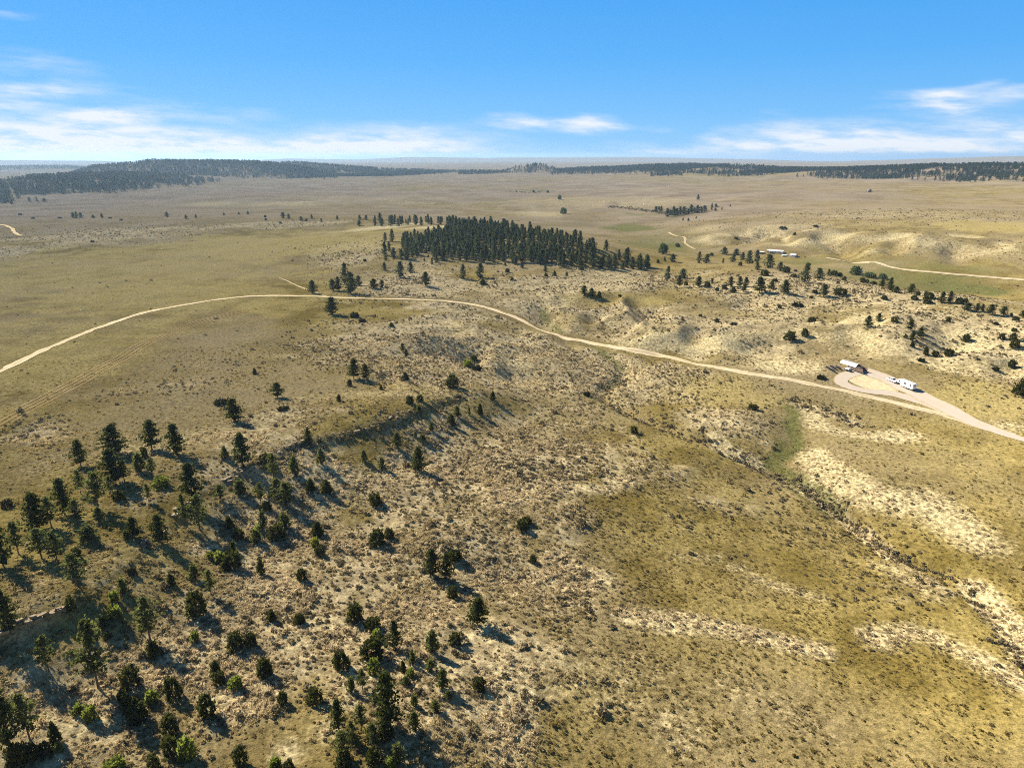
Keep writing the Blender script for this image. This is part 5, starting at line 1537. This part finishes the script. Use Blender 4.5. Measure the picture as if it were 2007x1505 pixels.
# small utility trailer with a white covered load, in front of the shed
uc_ = at([1661.5], [727.5])[0]
ut = thing('utility_trailer', uc_[0], uc_[1], sang, 'small dark utility trailer with white load beside the shed', 'trailer')
part('bed', [bx(-1.7, 1.7, -.9, .9, .55, .68), bx(-1.7, 1.7, -.93, -.9, .55, .95), bx(-1.7, 1.7, .9, .93, .55, .95)], 'steel', ut)
part('load', [prism([(-1.4, .682), (-1.45, 1.35), (-1.2, 1.6), (.9, 1.65), (1.2, 1.4), (1.2, .682)], -.8, .8)], 'tarp', ut)
part('drawbar', [tube([(1.7, -.5, .58), (2.9, 0, .5)], [.06, .06], 5), tube([(1.7, .5, .58), (2.9, 0, .5)], [.06, .06], 5)], 'steel', ut)
for s in (-1, 1): wheel(ut, -.2, s * 1.05, .33, .2)
part('jack', bx(2.7, 2.78, -.04, .04, 0, .6), 'steel', ut)

# three rows of solar panels on tilted frames, facing the sun
for (p0, p1, lab) in (((1619, 720), (1637, 731.5), 'longest dark solar panel row on bare ground by the shed'), ((1627.5, 718.5), (1639, 726), 'middle dark solar panel row on bare ground by the shed'), ((1638.5, 719.5), (1648.5, 726), 'shortest dark solar panel row nearest the white shed')):
    e = at([p0[0], p1[0]], [p0[1], p1[1]])
    v = e[1] - e[0]; ln = math.hypot(v[0], v[1]) / U
    c = e.mean(0)
    ang = math.atan2(v[1], v[0])
    so = thing('solar_panel_row', c[0], c[1], ang, lab, 'solar panel', 'solar panel rows by the shed')
    nmod = max(3, int(round(ln / 1.15)))
    # face the sun: local +y or -y is the sunny side
    sunloc = -math.sin(ang) * SUN_DIR.x + math.cos(ang) * SUN_DIR.y
    sg = 1 if sunloc > 0 else -1
    t_ = math.radians(32)
    def P3(u, wv, d=0):            # along the row, up the slope, off the slope
        return (u, sg * (.75 - wv * math.cos(t_) + d * math.sin(t_)), .45 + wv * math.sin(t_) + d * math.cos(t_))
    def slab(u0, u1, w0, w1, d0, d1):
        V = [P3(u0, w0, d0), P3(u1, w0, d0), P3(u1, w1, d0), P3(u0, w1, d0), P3(u0, w0, d1), P3(u1, w0, d1), P3(u1, w1, d1), P3(u0, w1, d1)]
        return V, [(0, 1, 2, 3), (4, 7, 6, 5), (0, 4, 5, 1), (1, 5, 6, 2), (2, 6, 7, 3), (3, 7, 4, 0)]
    part('frame', [slab(-ln / 2, ln / 2, .22, .30, -.12, -.05), slab(-ln / 2, ln / 2, 0.8, .88, -.12, -.05)], 'steel', so)
    for q in range(nmod):
        u0 = -ln / 2 + q * ln / nmod
        part('panel', slab(u0 + .02, u0 + ln / nmod - .02, .1, 1.0, -.045, 0), 'solar', so)
    for q in np.linspace(-ln / 2 + .2, ln / 2 - .2, 3):
        part('leg', [tube([P3(q, .26, -.1)[:2] + (-.2,), P3(q, .26, -.1)], [.05, .05], 5), tube([P3(q, .84, -.1)[:2] + (-.2,), P3(q, .84, -.1)], [.05, .05], 5)], 'steel', so)


# ------------------------------------------------------------------ the ranch in the valley
def house(name, px, py, L, Wd, wall_h, roof_h, ang, wm, rm, label, cat, windows=3, scale=U):
    c = at([px], [py])[0]
    o = thing(name, c[0], c[1], ang, label, cat, scale=scale, z=float(c[2]) - .05)
    part('wall', [bx(-L / 2, L / 2, -Wd / 2, Wd / 2, 0, wall_h), prism([(-Wd / 2, wall_h), (0, wall_h + roof_h), (Wd / 2, wall_h)], -.0, .0)][:1], wm, o)
    g = prism([(-Wd / 2, wall_h), (0, wall_h + roof_h - .03), (Wd / 2, wall_h)], -L / 2, L / 2)
    gv = [(y, x, z) for x, y, z in g[0]]
    part('gable', (gv, [f[::-1] for f in g[1]]), wm, o)
    e = .35
    r_ = part('roof', [([(-L / 2 - e, s * (Wd / 2 + e), wall_h - .12), (L / 2 + e, s * (Wd / 2 + e), wall_h - .12), (L / 2 + e, 0, wall_h + roof_h + .06), (-L / 2 - e, 0, wall_h + roof_h + .06),
                        (-L / 2 - e, s * (Wd / 2 + e), wall_h - .02), (L / 2 + e, s * (Wd / 2 + e), wall_h - .02), (L / 2 + e, 0, wall_h + roof_h + .17), (-L / 2 - e, 0, wall_h + roof_h + .17)],
                       [(0, 1, 2, 3), (7, 6, 5, 4), (0, 4, 5, 1), (1, 5, 6, 2), (3, 2, 6, 7), (0, 3, 7, 4)]) for s in (-1, 1)], rm, o)
    for s in (-1, 1):
        for q in range(windows):
            x = -L / 2 + (q + .7) * L / (windows + .4)
            part('window', bx(x - .5, x + .5, s * (Wd / 2 + .015) - .014, s * (Wd / 2 + .015) + .014, .9, min(2.0, wall_h - .25)), 'glass', o)
    part('door', bx(L * .28, L * .28 + .95, -Wd / 2 - .03, -Wd / 2 - .002, .05, min(2.05, wall_h - .1)), 'darkwood', o)
    return o


r0 = at([1508, 1534], [495.5, 497])
rang = math.atan2(*(r0[1] - r0[0])[[1, 0]])
rh = house('ranch_house', 1521.5, 495.5, 19, 6.5, 2.6, 1.3, rang, 'offwhite', 'metalroof', 'long low white ranch house with pale roof in the valley', 'house', 5)
part('porch_roof', bx(-9.0, -4.5, -5.2, -3.6, 2.3, 2.42), 'metalroof', rh)
for x in (-8.8, -4.8): part('porch_post', bx(x, x + .14, -5.1, -4.96, -.3, 2.3), 'darkwood', rh)
part('chimney', bx(2.0, 2.7, .6, 1.3, 2.6, 4.6), 'rust', rh)
house('shed', 1507, 493.5, 5, 4, 2.2, .9, rang + .4, 'greyband', 'metalroof', 'small grey shed at the west end of the ranch house', 'shed', 1)
house('shed', 1493.5, 497, 5.5, 4, 2.2, .8, rang + .2, 'darkwood', 'offwhite', 'dark little shed half hidden behind the crest pines', 'shed', 1)
house('barn', 1555.5, 503.5, 8, 6, 2.6, 1.3, rang - .3, 'greyband', 'metalroof', 'grey walled pale roofed barn standing apart from the ranch house', 'barn', 1)
house('shed', 1537, 502.5, 6, 3.2, 1.9, .6, rang + .5, 'offwhite', 'tarp', 'low cream coloured shed between ranch house and barn', 'shed', 1)
bc_ = at([1703], [376.5])[0]
bo = thing('boulder', bc_[0], bc_[1], .3, 'lone tan boulder out on the upper plain', 'boulder', scale=1, z=float(bc_[2]))
V_, F_ = [], []
for k_, (z_, r_) in enumerate(((-1, 3.6), (1.2, 3.9), (3.4, 3.2), (5.0, 1.9), (5.5, .5))):
    for i_ in range(10):
        a_ = i_ / 10 * 6.283
        rr_ = r_ * (1 + .18 * math.sin(3 * a_ + k_) + .1 * math.sin(5 * a_ + 2 * k_))
        V_.append((1.25 * rr_ * math.cos(a_), rr_ * math.sin(a_), z_ + .25 * math.sin(2 * a_ + k_)))
for k_ in range(4):
    F_ += [(k_ * 10 + i_, k_ * 10 + (i_ + 1) % 10, k_ * 10 + 10 + (i_ + 1) % 10, k_ * 10 + 10 + i_) for i_ in range(10)]
F_.append(tuple(range(40, 50)))
part('rock', (V_, F_), 'rock', bo)
# small white camper under the cottonwood
wc = at([1684], [536])[0]
cp = thing('small_camper', wc[0], wc[1], -1.1, 'small white camper parked under the valley cottonwood', 'camper', scale=U * 1.3)
part('body', prism([(-2.3, .5), (-2.4, 2.3), (-2.1, 2.6), (2.0, 2.6), (2.4, 2.0), (2.2, .5)], -1.1, 1.1), 'white', cp)
for y in (-1.14, 1.102): part('window', prism([(-1.2, 1.3), (-1.2, 2.0), (.2, 2.0), (.2, 1.3)], y, y + .035), 'glass', cp)
part('door', prism([(.8, .6), (.8, 2.3), (1.4, 2.3), (1.4, .6)], -1.14, -1.102), 'offwhite', cp)
for s in (-1, 1): wheel(cp, -.2, s * 1.0, .33, .2)
part('drawbar', [tube([(2.2, 0, .55), (3.4, 0, .45)], [.07, .06], 5)], 'steel', cp)

# ------------------------------------------------------------------ rim rock: broken sandstone slabs along the mesa edge
def slab_mesh(seed, L, Wd, T):
    r = np.random.default_rng(seed)
    n = 9
    prof = []
    for i in range(n):
        a = 2 * math.pi * i / n + r.uniform(-.2, .2)
        ca, sa_ = math.cos(a), math.sin(a)
        q = max(abs(ca), abs(sa_))
        prof.append((ca / q * L / 2 * r.uniform(.78, 1.05), sa_ / q * Wd / 2 * r.uniform(.75, 1.05)))
    V = []
    for z, s in ((-T, .92), (-.08 * T, 1.0), (0, .95)):
        for x, y in prof: V.append((x * s + r.normal(0, .02), y * s + r.normal(0, .02), z + r.normal(0, .03)))
    Fc = [tuple(range(n - 1, -1, -1)), tuple(range(2 * n, 3 * n))]
    for k in range(2):
        Fc += [(k * n + i, k * n + (i + 1) % n, (k + 1) * n + (i + 1) % n, (k + 1) * n + i) for i in range(n)]
    return mesh_from('slab', V, Fc, 'rock')


SLAB = [slab_mesh(400 + i, *d_) for i, d_ in enumerate([(2.0, 1.0, .5), (2.5, 1.1, .45), (1.3, .9, .45), (.9, .7, .4), (1.7, 1.3, .5)])]
LEDGES = [
    ([(0, 1243), (60, 1220), (128, 1194)], 17, 'long straight ledge of pale sandstone slabs with a dark overhang', .8),
    ([(278, 1075), (300, 1058), (320, 1040)], 5, 'short run of tumbled slabs above the slope foot pines', .6),
    ([(340, 1010), (352, 998), (366, 984)], 6, 'small stack of slabs at the foot of the tallest rim pine', .7),
    ([(438, 942), (456, 933), (478, 924)], 6, 'bare rock ledge poking out between two rim pines', .8),
    ([(545, 886), (575, 870), (606, 862)], 8, 'low broken ledge running beneath the small rim pine', .6),
    ([(650, 853), (700, 846), (745, 834)], 9, 'dark broken rock band crossing the bare ridge side', .6),
    ([(765, 822), (800, 806), (830, 796)], 8, 'dark broken rock band at the head of the sage slope', .6),
    ([(140, 1068), (155, 1066), (172, 1070)], 4, 'flat pale slabs in the grass on the mesa top', .55),
    ([(240, 866), (252, 864)], 3, 'few white slabs at the foot of the twin mesa pines', .5),
    ([(392, 849), (408, 846), (420, 842)], 4, 'pale flat bedrock patch on the ridge between lone pines', .6),
]
for px_l, n_s, lab, sc in LEDGES:
    Lw = smooth_line(line_at(px_l), .5)
    mid = Lw[len(Lw) // 2]
    root = thing('rock_ledge', mid[0], mid[1], 0, lab, 'rocks', scale=1, z=float(h_at(*mid)))
    for q in range(n_s):
        p = Lw[min(len(Lw) - 1, int((q + .5) / n_s * len(Lw)))] + rng.normal(0, .34, 2)
        dv = Lw[-1] - Lw[0]
        o = link('slab', random.choice(SLAB), root)
        # top a little proud of the turf on the uphill side
        up = np.array([-dv[1], dv[0]]); up = up / np.linalg.norm(up) * 1.0
        zt = float(h_at(p[0] + up[0], p[1] + up[1]))
        o.location = (p[0] - mid[0], p[1] - mid[1], zt + .02 * sc - float(h_at(*mid)) + rng.normal(0, .10))
        o.rotation_euler = (rng.normal(0, .06), rng.normal(0, .06), math.atan2(dv[1], dv[0]) + rng.normal(0, .22))
        s = sc * rng.uniform(.75, 1.2)
        o.scale = (s, s, s * rng.uniform(.9, 1.4))
# ------------------------------------------------------------------ haze: even, thin air over the whole scene
def build_haze():
    lo, hi = float(H.min()) - 1.0, max(ZC, float(H.max()) + 16) + 4
    e = 17500.0
    Vh = [(-e, -e, lo), (e, -e, lo), (e, e, lo), (-e, e, lo), (-e, -e, hi), (e, -e, hi), (e, e, hi), (-e, e, hi)]
    Fh = [(0, 3, 2, 1), (4, 5, 6, 7), (0, 1, 5, 4), (1, 2, 6, 5), (2, 3, 7, 6), (3, 0, 4, 7)]
    m, nt, out = new_mat('thin_haze')
    v = nt.nodes.new('ShaderNodeVolumePrincipled')
    v.inputs['Color'].default_value = (.38, .57, .82, 1)
    v.inputs['Density'].default_value = HAZE
    v.inputs['Anisotropy'].default_value = .35
    nt.links.new(v.outputs[0], out.inputs['Volume'])
    o = link('haze', mesh_from('haze', Vh, Fh, m))
    tag(o, 'thin pale blue haze lying over the far plains', 'haze', kind='stuff')


HAZE = 7e-5
build_haze()
